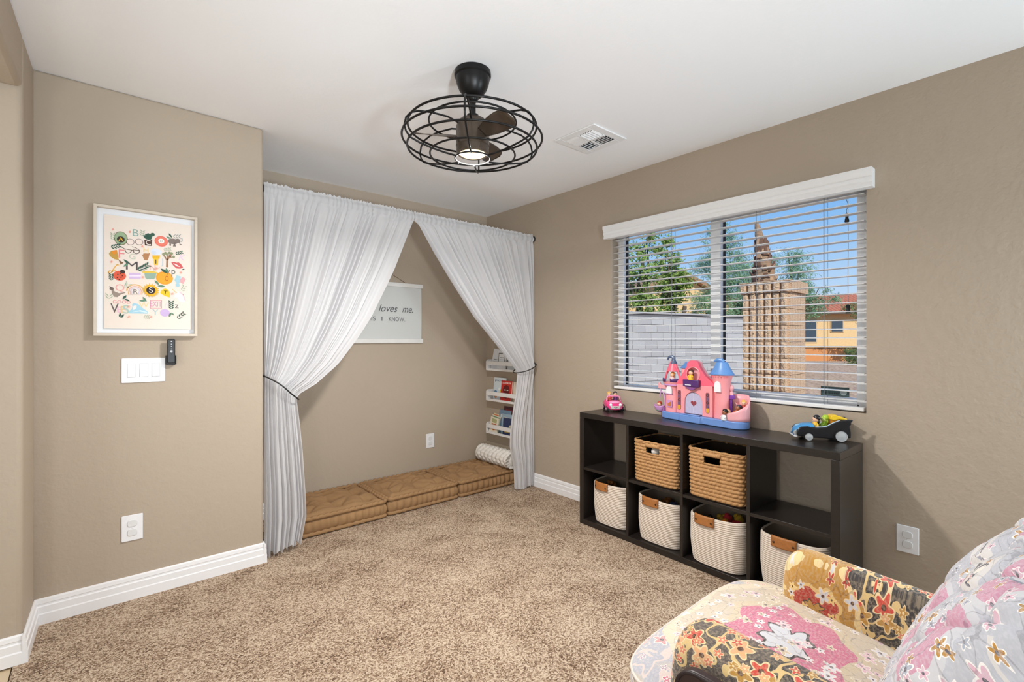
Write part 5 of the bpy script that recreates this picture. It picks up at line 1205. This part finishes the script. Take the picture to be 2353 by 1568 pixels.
def tree(name, label, base, trunk_top, blobs, count, lsz, mat, seed, asp=2.0, stems=1, clump=60):
    """blobs: (dx, dy, dz, rx, ry, rz) from the base"""
    o = thing(name, label, 'tree', base, 0, 'trees beyond the yard'); rg = random.Random(seed)
    for k in range(stems):
        j = (k - (stems - 1) / 2) * 0.9; P = [(j * 0.2, -j * 0.2, 0), (j * 0.5 + rg.uniform(-.1, .1), -j * .5, trunk_top * 0.5), (j * 0.9, -j * 0.9, trunk_top)]
        MB().tube(P, [0.12, 0.10, 0.07], 8).build('trunk', M_BRANCH, o)
    mb = MB()
    for (dx, dy, dz, rx, ry, rz) in blobs:
        for q in range(3):
            e = (dx + rg.uniform(-.5, .5) * rx, dy + rg.uniform(-.5, .5) * ry, dz + rg.uniform(-.3, .6) * rz); s = (rg.uniform(-.3, .3), rg.uniform(-.3, .3), trunk_top * rg.uniform(0.7, 1))
            mb.tube([s, ((s[0] + e[0]) / 2 + rg.uniform(-.2, .2), (s[1] + e[1]) / 2, (s[2] + e[2]) / 2 + 0.15), e], [0.045, 0.03, 0.012], 5)
    br = mb.build('branches', M_BRANCH, o); br['kind'] = 'stuff'
    tot = sum(b[3] * b[4] * b[5] for b in blobs); V = []; Fc = []
    for b in blobs:
        nc = max(4, int(clump * b[3] * b[4] * b[5] / tot)); per = max(3, count // clump)
        for _ in range(nc):
            while True:
                d = Vector((rg.uniform(-1, 1), rg.uniform(-1, 1), rg.uniform(-1, 1)))
                if 0.15 < d.length < 1: break
            cc_ = Vector((b[0] + d.x * b[3], b[1] + d.y * b[4], b[2] + d.z * b[5])); cr = rg.uniform(0.16, 0.34) * min(b[3], b[4]) 
            for _ in range(per):
                p = cc_ + Vector((rg.gauss(0, 1), rg.gauss(0, 1), rg.gauss(0, 0.8))) * cr * 0.6
                a = Vector((rg.gauss(0, 1), rg.gauss(0, 1), rg.gauss(0, 1) - (0.4 if asp > 3 else 0))).normalized(); w_ = a.orthogonal().normalized(); s = lsz * rg.uniform(0.6, 1.3); q = len(V)
                V += [tuple(p), tuple(p + a * s * 0.5 + w_ * s / asp / 2), tuple(p + a * s), tuple(p + a * s * 0.5 - w_ * s / asp / 2)]; Fc.append((q, q + 1, q + 2, q + 3))
    mb = MB(); mb.v = V; mb.f = [list(f) for f in Fc]; mb.mi = [0] * len(Fc)
    fo = mb.build('foliage', mat, o, smooth=False); fo['kind'] = 'stuff'
    return o
def dirpt(u, w_): return ((0.653 + 0.757 * u) * w_, (0.757 - 0.653 * u) * w_)
def tpos(px, w_): u = (px - 1176.5) / 1099; x, y = dirpt(u, w_); return (round(x, 2), round(y, 2), GZ)
# two leafy trees over the wall
tree('leafy_tree', 'bright green leafy tree rising over the grey block wall near the window edge', tpos(1472, 14.3), 3.0, [(0.0, 0, 2.7, 0.7, 0.7, 0.8), (-0.4, 0.4, 3.7, 0.8, 0.8, 0.7), (0.25, -0.2, 4.3, 0.5, 0.5, 0.5)], 5200, 0.11, M_LEAF, 1, 1.7, 1, 75)
tree('leafy_tree', 'bright green two-stemmed tree with sparse crown over the grey block wall', tpos(1535, 16.6), 2.6, [(-0.05, 0.05, 2.6, 0.45, 0.45, 0.4), (0.1, -0.1, 3.3, 0.65, 0.65, 0.6), (0.0, 0.0, 4.0, 0.55, 0.55, 0.6), (0.3, -0.25, 3.6, 0.4, 0.4, 0.45), (0.05, 0, 4.6, 0.3, 0.3, 0.35)], 5200, 0.11, M_LEAF, 2, 1.7, 2, 80)
# feathery trees
tree('feathery_tree', 'feathery grey-green tree behind the window mullion', tpos(1638, 17.5), 2.2, [(0, 0, 2.6, 0.9, 0.9, 0.8), (0.2, -0.2, 3.9, 0.95, 0.95, 0.9), (0.3, -0.3, 5.0, 0.7, 0.7, 0.7)], 11000, 0.14, M_FEATH, 3, 5, 1, 110)
tree('feathery_tree', 'feathery grey-green tree behind the palm trunk', tpos(1705, 21.5), 2.0, [(0, 0, 2.4, 0.9, 0.9, 0.8), (0.1, -0.1, 3.5, 1.0, 1.0, 0.8), (0.0, 0, 4.5, 0.8, 0.8, 0.6)], 11000, 0.14, M_FEATH, 4, 5, 1, 110)
tree('feathery_tree', 'wide feathery grey-green tree between the pillar and the tiled house', tpos(1822, 19), 2.0, [(0, 0, 2.9, 1.1, 1.1, 0.8), (-0.2, 0.2, 4.0, 1.0, 1.0, 0.8), (0.7, -0.6, 3.2, 0.8, 0.8, 0.6), (0.1, 0, 4.7, 0.6, 0.6, 0.5)], 10000, 0.14, M_FEATH, 5, 5, 1, 100)
tree('feathery_tree', 'bushy green tree in front of the tiled house roof', tpos(2030, 30), 2.2, [(0, 0, 3.2, 1.4, 1.4, 0.8), (-1.2, 1.0, 3.2, 0.9, 0.9, 0.55)], 5200, 0.18, M_BUSH, 6, 4, 1, 60)
tree('desert_shrub', 'low green shrub on the gravel by the orange garden wall', tpos(1972, 27), 0.3, [(0, 0, 0.5, 0.7, 0.7, 0.5)], 1600, 0.12, M_BUSH, 9, 3, 1, 30)
# ------------------------------------------------------------------ houses
t = NT('sand_stucco'); v = t.coord(); n = t.noise(v, 8, 3); M_STUC = t.done(t.bsdf(t.mix(n, lin(214, 178, 128), lin(232, 200, 150)), 0.95))
M_RTILE = plain('terracotta_tile', (186, 112, 84), 0.85, 0.15, 3); M_FASC = plain('dark_fascia', (92, 76, 64), 0.8); M_HGL = plain('dark_window_glass', (64, 76, 88), 0.2); M_ORNG = plain('orange_garden_wall', (204, 140, 88), 0.9, 0.08, 2)
hx, hy = 33.0, -3.0
hs = thing('stucco_house', 'sand stucco house with a terracotta tiled hip roof across the yard', 'house', (44.6, 10.3, GZ), -0.868)
MB().box((-5.5, 0, 0), (9.5, 8, 3.5)).build('house_wall', M_STUC, hs, smooth=False)
MB().box((-6.1, -0.62, 3.42), (10.1, -0.55, 3.62)).build('fascia', M_FASC, hs, smooth=False)
mb = MB()
def rp_(x, y): return 3.55 + 2.3 * min(1, (y + 0.6) / 4.6)
mb.add([(-6.1, -0.6, 3.55), (10.1, -0.6, 3.55), (7.5, 4.0, 5.25), (-3.5, 4.0, 5.25), (-6.1, 8.6, 3.55), (10.1, 8.6, 3.55)], [(0, 1, 2, 3), (0, 3, 4), (1, 5, 2), (3, 2, 5, 4), (0, 4, 5, 1)]); 
rf = mb.build('roof', M_RTILE, hs, smooth=False, fix=True)
sl = (5.25 - 3.55) / 4.6
tb = MB().grid(lambda u, v: (0.15 * math.cos(pi * u), 4.5 * v, 0.10 * math.sin(pi * u) + sl * 4.5 * v), 6, 1).mesh('tile_row', M_RTILE)
for k in range(36):
    o = bpy.data.objects.new('tile_row', tb); C.objects.link(o); o.parent = rf; x = -3.4 + k * 0.3; o.location = (x, -0.6, 3.56)
for (x, z, w_, h_) in ((-4.2, 1.3, 0.9, 1.7), (-2.2, 2.1, 0.8, 0.8), (0.4, 2.1, 0.9, 0.9), (3.2, 1.6, 1.4, 1.2)):
    wf = MB().box((x - 0.08, -0.06, z - 0.08), (x + w_ + 0.08, -0.002, z + h_ + 0.08)).build('window', plain('beige_window_trim', (206, 178, 140), 0.8), hs, smooth=False)
    MB().box((x, -0.075, z), (x + w_, -0.062, z + h_)).build('pane', M_HGL, wf, smooth=False)
ow = thing('garden_wall', 'low orange garden wall in front of the tiled house', 'wall', (39.0, 9.0, GZ), -0.868)
MB().box((-5, 0, 0), (9, 0.25, 0.84)).build('wall_body', M_ORNG, ow, smooth=False)
MB().box((-5, -0.03, 0.845), (9, 0.28, 0.92)).build('wall_coping', plain('brown_coping', (130, 92, 64), 0.9), ow, smooth=False)
h2 = thing('gabled_house', 'sand stucco gabled house behind the grey block wall', 'house', (25.2, 14.6, GZ), -0.5)
MB().prism([(-5, 0), (5, 0), (5, 2.9), (0.0, 5.2), (-5, 2.9)], 0, 7, axis='y').build('house_wall', M_STUC, h2, smooth=False, fix=True)
for s in (-1, 1):
    mb = MB().prism([(0, 5.25), (s * 5.6, 2.65), (s * 5.6, 2.85), (0, 5.45)], -0.4, 7.4, axis='y'); mb.build('roof_slope', plain('brown_roof_edge', (160, 126, 98), 0.9), h2, smooth=False, fix=True)
for x in (-0.9, 0.0, 0.9): MB().box((x - 0.16, -0.05, 2.55), (x + 0.16, -0.002, 2.95)).build('gable_vent', M_FASC, h2, smooth=False)
# ================================================================== FRAMED ALPHABET PRINT
fr = thing('framed_print', 'pale wood framed children\'s alphabet print on the tan wall', 'picture', (0.183, YL, 1.29))
M_FRAME = plain('pale_wood_frame', (206, 194, 178), 0.55, 0.10, 18); M_MAT = plain('white_mat', (232, 234, 238), 0.8, 0.02); M_PAPER = plain('blush_paper', (230, 218, 207), 0.85, 0.02)
FW, FH, FT, FD = 0.205, 0.621, 0.013, 0.034
for nm_, a_, b_ in (('frame_rail', (-FW, -FD, FH - FT), (FW, -0.0005, FH)), ('frame_rail', (-FW, -FD, 0), (FW, -0.0005, FT)), ('frame_stile', (-FW, -FD, FT), (-FW + FT, -0.0005, FH - FT)), ('frame_stile', (FW - FT, -FD, FT), (FW, -0.0005, FH - FT))):
    MB().box(a_, b_).build(nm_, M_FRAME, fr, bevel=0.0012)
MB().box((-FW + FT, -0.006, FT), (FW - FT, -0.001, FH - FT)).build('mat_board', M_MAT, fr, smooth=False)
pa = MB().box((-0.166, -0.0125, 0.036), (0.182, -0.0115, 0.580)).build('print_paper', M_PAPER, fr, smooth=False)
YP = YL - 0.0125
def at_(c, r):
    """layout grid of the print: c across, r down (measured on a skewed view, unskewed to the wall plane here) -> x, z from the frame's base"""
    u = (230 + c * 0.16588 - 1176.5) / 1099; k = YP / (0.757 - 0.653 * u)
    return ((0.653 + 0.757 * u) * k - 0.183, CAM_H + (782 - (490 + r * 0.16582)) / 1099 * k - 1.29)
S = 0.00036
INK = {}
def ink(c):
    if c not in INK: INK[c] = plain('print_ink_%d_%d_%d' % c, c, 0.85, 0.05)
    return INK[c]
class Motif:
    def __init__(s, name): s.name = name; s.mb = MB(); s.cols = []; s.lay = 0
    def m(s, c):
        if c not in s.cols: s.cols.append(c)
        return s.cols.index(c)
    def poly(s, pts, c):
        s.lay += 1; y = -0.0126 - 0.00025 * s.lay
        s.mb.prism(pts, y - 0.0002, y, axis='y', m=s.m(c)); return s
    def ell(s, c, r, rx, ry, col, rot=0, a0=0, a1=2 * pi, n=22):
        x, z = at_(c, r); P = []
        for i in range(n if a1 - a0 > 6.2 else n + 1):
            a = a0 + (a1 - a0) * i / n; px, pz = rx * S * math.cos(a), ry * S * math.sin(a)
            P.append((x + px * math.cos(rot) - pz * math.sin(rot), z + px * math.sin(rot) + pz * math.cos(rot)))
        return s.poly(P, col)
    def pts(s, L, col): return s.poly([at_(*p) for p in L], col)
    def line(s, L, wd, col, closed=False):
        s.lay += 1; y = -0.0126 - 0.00025 * s.lay
        P = [at_(*p) for p in L]
        if closed: P = P + P[:1]
        for (x0, z0), (x1, z1) in zip(P, P[1:]):
            d = Vector((x1 - x0, z1 - z0)); 
            if d.length < 1e-6: continue
            n = Vector((-d.y, d.x)).normalized() * wd * S / 2; e = d.normalized() * wd * S * 0.2
            q = [(x0 + n.x - e.x, z0 + n.y - e.y), (x1 + n.x + e.x, z1 + n.y + e.y), (x1 - n.x + e.x, z1 - n.y + e.y), (x0 - n.x - e.x, z0 - n.y - e.y)]
            s.mb.prism(q, y - 0.0002, y, axis='y', m=s.m(col))
        return s
    def text(s, ch, c, r, h, col, sh=0, wd=None):
        s.lay += 1; y = -0.0126 - 0.00025 * s.lay - 0.0002; x, z = at_(c, r)
        cu = bpy.data.curves.new('t', 'FONT'); cu.body = ch; cu.size = h * S * 1.38; cu.align_x = 'CENTER'; cu.align_y = 'CENTER'; cu.shear = sh; cu.extrude = 0.0001
        ob = bpy.data.objects.new('t', cu); C.objects.link(ob); bpy.context.view_layer.update()
        me = bpy.data.meshes.new_from_object(ob.evaluated_get(bpy.context.evaluated_depsgraph_get()))
        bpy.data.objects.remove(ob, do_unlink=True); bpy.data.curves.remove(cu)
        k = 1.0
        if wd: xs = [q.co.x for q in me.vertices]; k = wd * S / max(1e-6, max(xs) - min(xs))
        vs_ = [(x + q.co.x * k, y - q.co.z, z + q.co.y) for q in me.vertices]
        s.mb.add(vs_, [tuple(p.vertices) for p in me.polygons], s.m(col)); bpy.data.meshes.remove(me); return s
    def done(s): return s.mb.build(s.name, [ink(c) for c in s.cols], pa, smooth=False)
def leaf(mo, c, r, l, wd, ang, col):
    x, z = at_(c, r); P = []
    for i in range(9): t_ = i / 8; P.append((l * S * t_, wd * S / 2 * math.sin(pi * t_)))
    P += [(q[0], -q[1]) for q in P[7:0:-1]]
    mo.poly([(x + a * math.cos(ang) - b * math.sin(ang), z + a * math.sin(ang) + b * math.cos(ang)) for a, b in P], col)
DG, MG, SG, BRN, BLKc, CRMc, YEL, ORG, REDc, PNK, LILc, BLUc, GRY = (52, 88, 74), (96, 136, 110), (160, 178, 152), (104, 84, 74), (58, 48, 46), (244, 236, 226), (236, 186, 48), (232, 156, 46), (212, 98, 80), (226, 140, 140), (198, 176, 216), (150, 194, 214), (150, 158, 158)
Motif('avocado_print').ell(288, 350, 72, 92, (120, 108, 84)).ell(288, 348, 64, 84, (148, 172, 138)).ell(288, 365, 42, 42, BLKc).text('A', 288, 366, 58, YEL).done()
Motif('letter_print').text('B', 488, 278, 98, (140, 168, 160)).done()
m_ = Motif('bubbles_print')
for c in (417, 540): m_.ell(c, 400, 44, 44, (120, 104, 108)).ell(c, 400, 38, 38, (232, 216, 206))
m_.done()
m_ = Motif('cactus_print').pts([(612, 372), (722, 372), (716, 455), (620, 448)], (82, 60, 56)).text('C', 668, 412, 66, CRMc)
for (c, r, rx, ry, ro) in ((668, 325, 24, 46, 0), (630, 335, 16, 34, 0.7), (708, 310, 18, 40, -0.4), (735, 298, 18, 22, 0), (640, 310, 12, 26, 0.2), (690, 345, 20, 24, 0)): m_.ell(c, r, rx, ry, DG, ro)
m_.done()
Motif('donut_print').ell(848, 392, 76, 74, (222, 112, 98)).ell(848, 390, 66, 62, (228, 124, 106)).ell(848, 388, 34, 33, CRMc).text('D', 848, 390, 36, GRY).done()
Motif('elephant_print').ell(1010, 392, 60, 40, (128, 116, 110)).ell(1076, 384, 30, 30, (128, 116, 110)).pts([(958, 395), (985, 400), (982, 455), (962, 452)], (128, 116, 110)).pts([(1010, 410), (1034, 410), (1052, 462), (1036, 466)], (128, 116, 110)).pts([(1030, 405), (1046, 405), (1030, 465), (1010, 462)], (112, 100, 96)).line([(1090, 385), (1100, 415), (1112, 440), (1130, 436)], 9, (128, 116, 110)).text('3', 1126, 376, 60, GRY).done()
Motif('glasses_print').line([(285, 460), (345, 500), (352, 535), (385, 556), (420, 548), (440, 515), (350, 497)], 8, BRN).line([(440, 516), (460, 516)], 8, BRN).line([(460, 510), (468, 548), (500, 566), (535, 556), (552, 520), (460, 510)], 8, BRN).line([(445, 465), (490, 478), (552, 520)], 6, BRN).done()
Motif('fish_print').pts([(122, 560), (150, 525), (232, 510), (250, 590), (255, 650), (200, 640), (140, 600)], (190, 150, 70)).pts([(160, 525), (228, 512), (228, 560), (180, 575)], (224, 140, 48)).pts([(240, 620), (258, 645), (325, 690), (285, 716), (262, 660)], (128, 96, 70)).done()
Motif('letter_print').text('F', 292, 570, 120, PNK).done()
Motif('letter_print').text('G', 448, 606, 78, (192, 198, 178)).done()
Motif('letter_print').text('H', 635, 515, 70, (232, 206, 150)).done()
Motif('shell_print').pts([(600, 560), (625, 558), (668, 560), (690, 550), (672, 620), (655, 655), (610, 650), (592, 600), (568, 570), (592, 585)], (176, 126, 84)).done()
Motif('ice_cream_print').ell(775, 535, 62, 44, (214, 222, 236)).ell(745, 550, 30, 26, (204, 214, 230)).pts([(720, 588), (830, 588), (822, 635), (730, 635)], (226, 176, 44)).pts([(742, 630), (806, 630), (800, 722), (752, 722)], (236, 190, 52)).text('I', 772, 676, 62, BLKc).done()
Motif('letter_print').text('J', 868, 676, 90, (178, 196, 208)).done()
m_ = Motif('tree_print').line([(928, 745), (932, 640), (965, 600), (985, 565)], 26, (158, 122, 98)).line([(930, 660), (900, 610), (880, 580)], 16, (158, 122, 98)).line([(935, 630), (930, 590)], 14, (158, 122, 98)).line([(960, 620), (1015, 605)], 12, (158, 122, 98))
for c, r in ((878, 570), (905, 555), (930, 575), (960, 552), (992, 560), (1018, 608)): m_.ell(c, r, 16, 18, (142, 148, 116))
m_.done()
Motif('letter_print').text('K', 1120, 620, 84, (222, 196, 222), 0.3).done()
Motif('lips_print').pts([(985, 684), (1030, 676), (1055, 688), (1085, 682), (1120, 705), (1150, 755), (1110, 772), (1060, 768), (1020, 735)], (206, 96, 96)).pts([(1010, 694), (1060, 712), (1112, 748), (1060, 738)], (240, 218, 212)).done()
Motif('letter_print').line([(262, 720), (235, 715), (195, 760), (165, 815), (130, 838), (112, 820), (135, 800), (175, 808), (215, 790)], 11, (232, 176, 80)).done()
m_ = Motif('ladybird_print').ell(270, 868, 68, 66, (216, 92, 66)).ell(312, 812, 28, 24, BLKc)
for c, r in ((245, 850), (280, 840), (240, 895), (290, 890), (265, 920), (310, 870)): m_.ell(c, r, 7, 7, BLKc)
m_.done()
Motif('letter_print').text('M', 440, 735, 124, (84, 76, 76), wd=125).done()
Motif('macaron_print').pts([(402, 828), (560, 828), (566, 860), (400, 862)], (204, 180, 216)).pts([(400, 862), (566, 860), (566, 880), (400, 880)], (232, 220, 238)).pts([(402, 880), (564, 880), (556, 912), (408, 910)], (204, 180, 216)).done()
Motif('letter_print').text('N', 728, 760, 74, (226, 166, 160)).done()
Motif('noodle_bowl_print').ell(695, 826, 88, 24, (226, 190, 76)).pts([(612, 830), (778, 830), (768, 895), (745, 916), (650, 916), (626, 895)], (148, 172, 156)).line([(760, 806), (830, 745)], 5, (222, 190, 180)).line([(740, 800), (795, 740)], 5, (222, 190, 180)).done()
m_ = Motif('orange_print').ell(892, 900, 98, 92, (234, 152, 44)).ell(892, 904, 88, 82, (238, 164, 52)).text('O', 924, 910, 76, (190, 92, 40), wd=40).line([(935, 850), (965, 790)], 6, BRN); leaf(m_, 935, 835, 100, 36, 2.5, DG); leaf(m_, 940, 830, 70, 30, 1.9, MG); m_.done()
Motif('letter_print').text('P', 1012, 845, 108, (112, 118, 116), wd=44).done()
Motif('puzzle_print').pts([(1060, 860), (1120, 878), (1105, 960), (1080, 1000), (1050, 960), (1030, 930)], (166, 202, 214)).ell(1075, 1000, 26, 26, (166, 202, 214)).pts([(1140, 885), (1188, 915), (1150, 985), (1112, 960), (1110, 920)], (222, 166, 170)).done()
Motif('quail_print').pts([(150, 1040), (175, 1040), (200, 1085), (260, 1110), (348, 1095), (352, 1105), (285, 1130), (240, 1165), (195, 1160), (168, 1120)], (150, 136, 126)).ell(160, 1046, 22, 20, (112, 98, 92)).line([(150, 1030), (132, 1012)], 6, BLKc).done()
Motif('letter_print').text('Q', 275, 1038, 92, (226, 166, 160)).done()
m_ = Motif('rainbow_print')
for k_, (rr_, c_) in enumerate(((98, (222, 178, 120)), (82, (236, 222, 210)), (74, (222, 172, 160)), (60, (236, 222, 210)), (54, (200, 196, 214)), (40, (238, 222, 212)))): m_.ell(487, 1085, rr_, rr_ * 1.0, c_, 0, 0, pi); m_.pts([(487 - rr_ * 1.02, 1084), (487 + rr_ * 1.02, 1084), (487 + rr_ * 1.02, 1130), (487 - rr_ * 1.02, 1130)], c_)
m_.text('R', 487, 1090, 66, (120, 116, 112)).done()
m_ = Motif('sunflower_print')
for k_ in range(18): leaf(m_, 703, 1072, 100, 26, k_ * pi / 9, YEL)
m_.ell(703, 1072, 72, 72, (232, 176, 44)).ell(703, 1072, 52, 52, BLKc).text('S', 703, 1072, 78, CRMc).done()
Motif('taco_print').pts([(835, 1105), (850, 1065), (900, 1045), (945, 1062), (968, 1110), (966, 1170), (900, 1150), (845, 1120)], (238, 194, 44)).text('T', 900, 1105, 58, BLKc, 0.15).done()
Motif('unicorn_print').pts([(1030, 1140), (1060, 1105), (1095, 1090), (1140, 1120), (1175, 1190), (1172, 1235), (1110, 1230), (1060, 1165), (1030, 1175)], (236, 230, 238)).line([(1000, 1055), (1060, 1108)], 8, (232, 196, 120)).line([(1100, 1095), (1150, 1130), (1180, 1215)], 14, (234, 196, 200)).done()
Motif('lettering_print').text('GOOD', 300, 1235, 44, PNK).text('V', 200, 1325, 130, (98, 86, 86), wd=84).text('B', 272, 1342, 84, (226, 180, 200)).text('E', 318, 1340, 96, (222, 190, 140)).text('S', 360, 1340, 120, (166, 196, 188)).done()
Motif('wave_print').pts([(400, 1390), (405, 1355), (440, 1330), (450, 1290), (440, 1270), (470, 1245), (530, 1262), (580, 1310), (640, 1350), (664, 1370), (660, 1395)], (164, 204, 220)).pts([(450, 1300), (480, 1275), (510, 1290), (490, 1330), (460, 1345)], (226, 224, 222)).pts([(430, 1375), (560, 1345), (650, 1372), (650, 1382), (540, 1365)], (206, 226, 232)).done()
Motif('letter_print').text('W', 605, 1275, 76, (232, 206, 150)).done()
Motif('exit_sign_print').line([(695, 1210), (852, 1212), (852, 1318), (695, 1318)], 7, (222, 150, 160), True).text('EXIT', 773, 1264, 76, (214, 150, 180), wd=130).done()
Motif('letter_print').text('Y', 765, 1378, 84, (176, 196, 196)).done()
Motif('yoyo_print').ell(898, 1382, 56, 54, (200, 176, 216)).line([(900, 1330), (905, 1270), (925, 1240), (940, 1290)], 4, (214, 206, 220)).done()
Motif('letter_print').text('Z', 1062, 1296, 52, (64, 60, 60)).done()
# sprigs: rows of small leaves on a stem
def sprig(c, r, ang, n, l, wd, col, step):
    m_ = Motif('sprig_print')
    for k in range(n):
        dc, dr = math.cos(ang) * step * k, -math.sin(ang) * step * k
        for s in (-1, 1): leaf(m_, c + dc, r + dr, l, wd, ang + s * 0.75, col)
    m_.done()
for a_ in ((175, 370, 1.57, 4, 38, 10, SG, 24), (150, 470, 0.2, 4, 46, 15, DG, 34), (575, 315, 1.4, 3, 42, 10, SG, 26), (1010, 320, 0.0, 3, 48, 10, GRY, 36), (1045, 560, 0.2, 4, 34, 13, DG, 26), (880, 505, 0.1, 4, 34, 9, SG, 26), (525, 790, 0.5, 5, 56, 18, DG, 34), (155, 930, 1.57, 4, 40, 13, DG, 22), (350, 1040, 1.0, 3, 56, 8, SG, 26), (120, 1190, 1.5, 2, 62, 10, SG, 34), (280, 1450, 1.2, 3, 40, 13, DG, 16), (985, 1330, 1.57, 4, 50, 16, DG, 28), (1070, 1460, 0.7, 4, 44, 12, DG, 32), (600, 1440, 0.0, 3, 40, 8, SG, 26), (1140, 1080, 1.2, 3, 44, 10, SG, 28)): sprig(*a_)
m_ = Motif('leaves_print')
for (c, r, l, wd, an, co) in ((915, 325, 60, 24, -0.4, MG), (950, 280, 70, 24, -1.0, DG), (325, 640, 80, 26, -0.8, DG), (320, 745, 80, 26, 0.75, MG), (755, 930, 80, 28, -0.9, MG), (795, 1008, 90, 30, -0.05, MG), (315, 1195, 70, 26, 1.0, DG), (340, 1188, 60, 22, -0.5, DG), (540, 1212, 76, 24, 0.0, MG), (590, 1160, 80, 24, -1.0, MG), (1130, 790, 40, 16, 0.5, DG), (955, 1440, 70, 22, 1.2, MG), (985, 1380, 50, 14, -0.8, MG)): leaf(m_, c, r, l, wd, an, co)
m_.done()
m_ = Motif('star_print')
for (c, r) in ((178, 225), (412, 260), (585, 462), (160, 675), (1118, 825), (592, 890), (1002, 1118), (398, 1298), (400, 1438), (705, 1440), (780, 770)):
    for k in range(3): x = 18; m_.line([(c - x * math.cos(k * pi / 3), r - x * math.sin(k * pi / 3)), (c + x * math.cos(k * pi / 3), r + x * math.sin(k * pi / 3))], 5, (236, 158, 140))
m_.done()
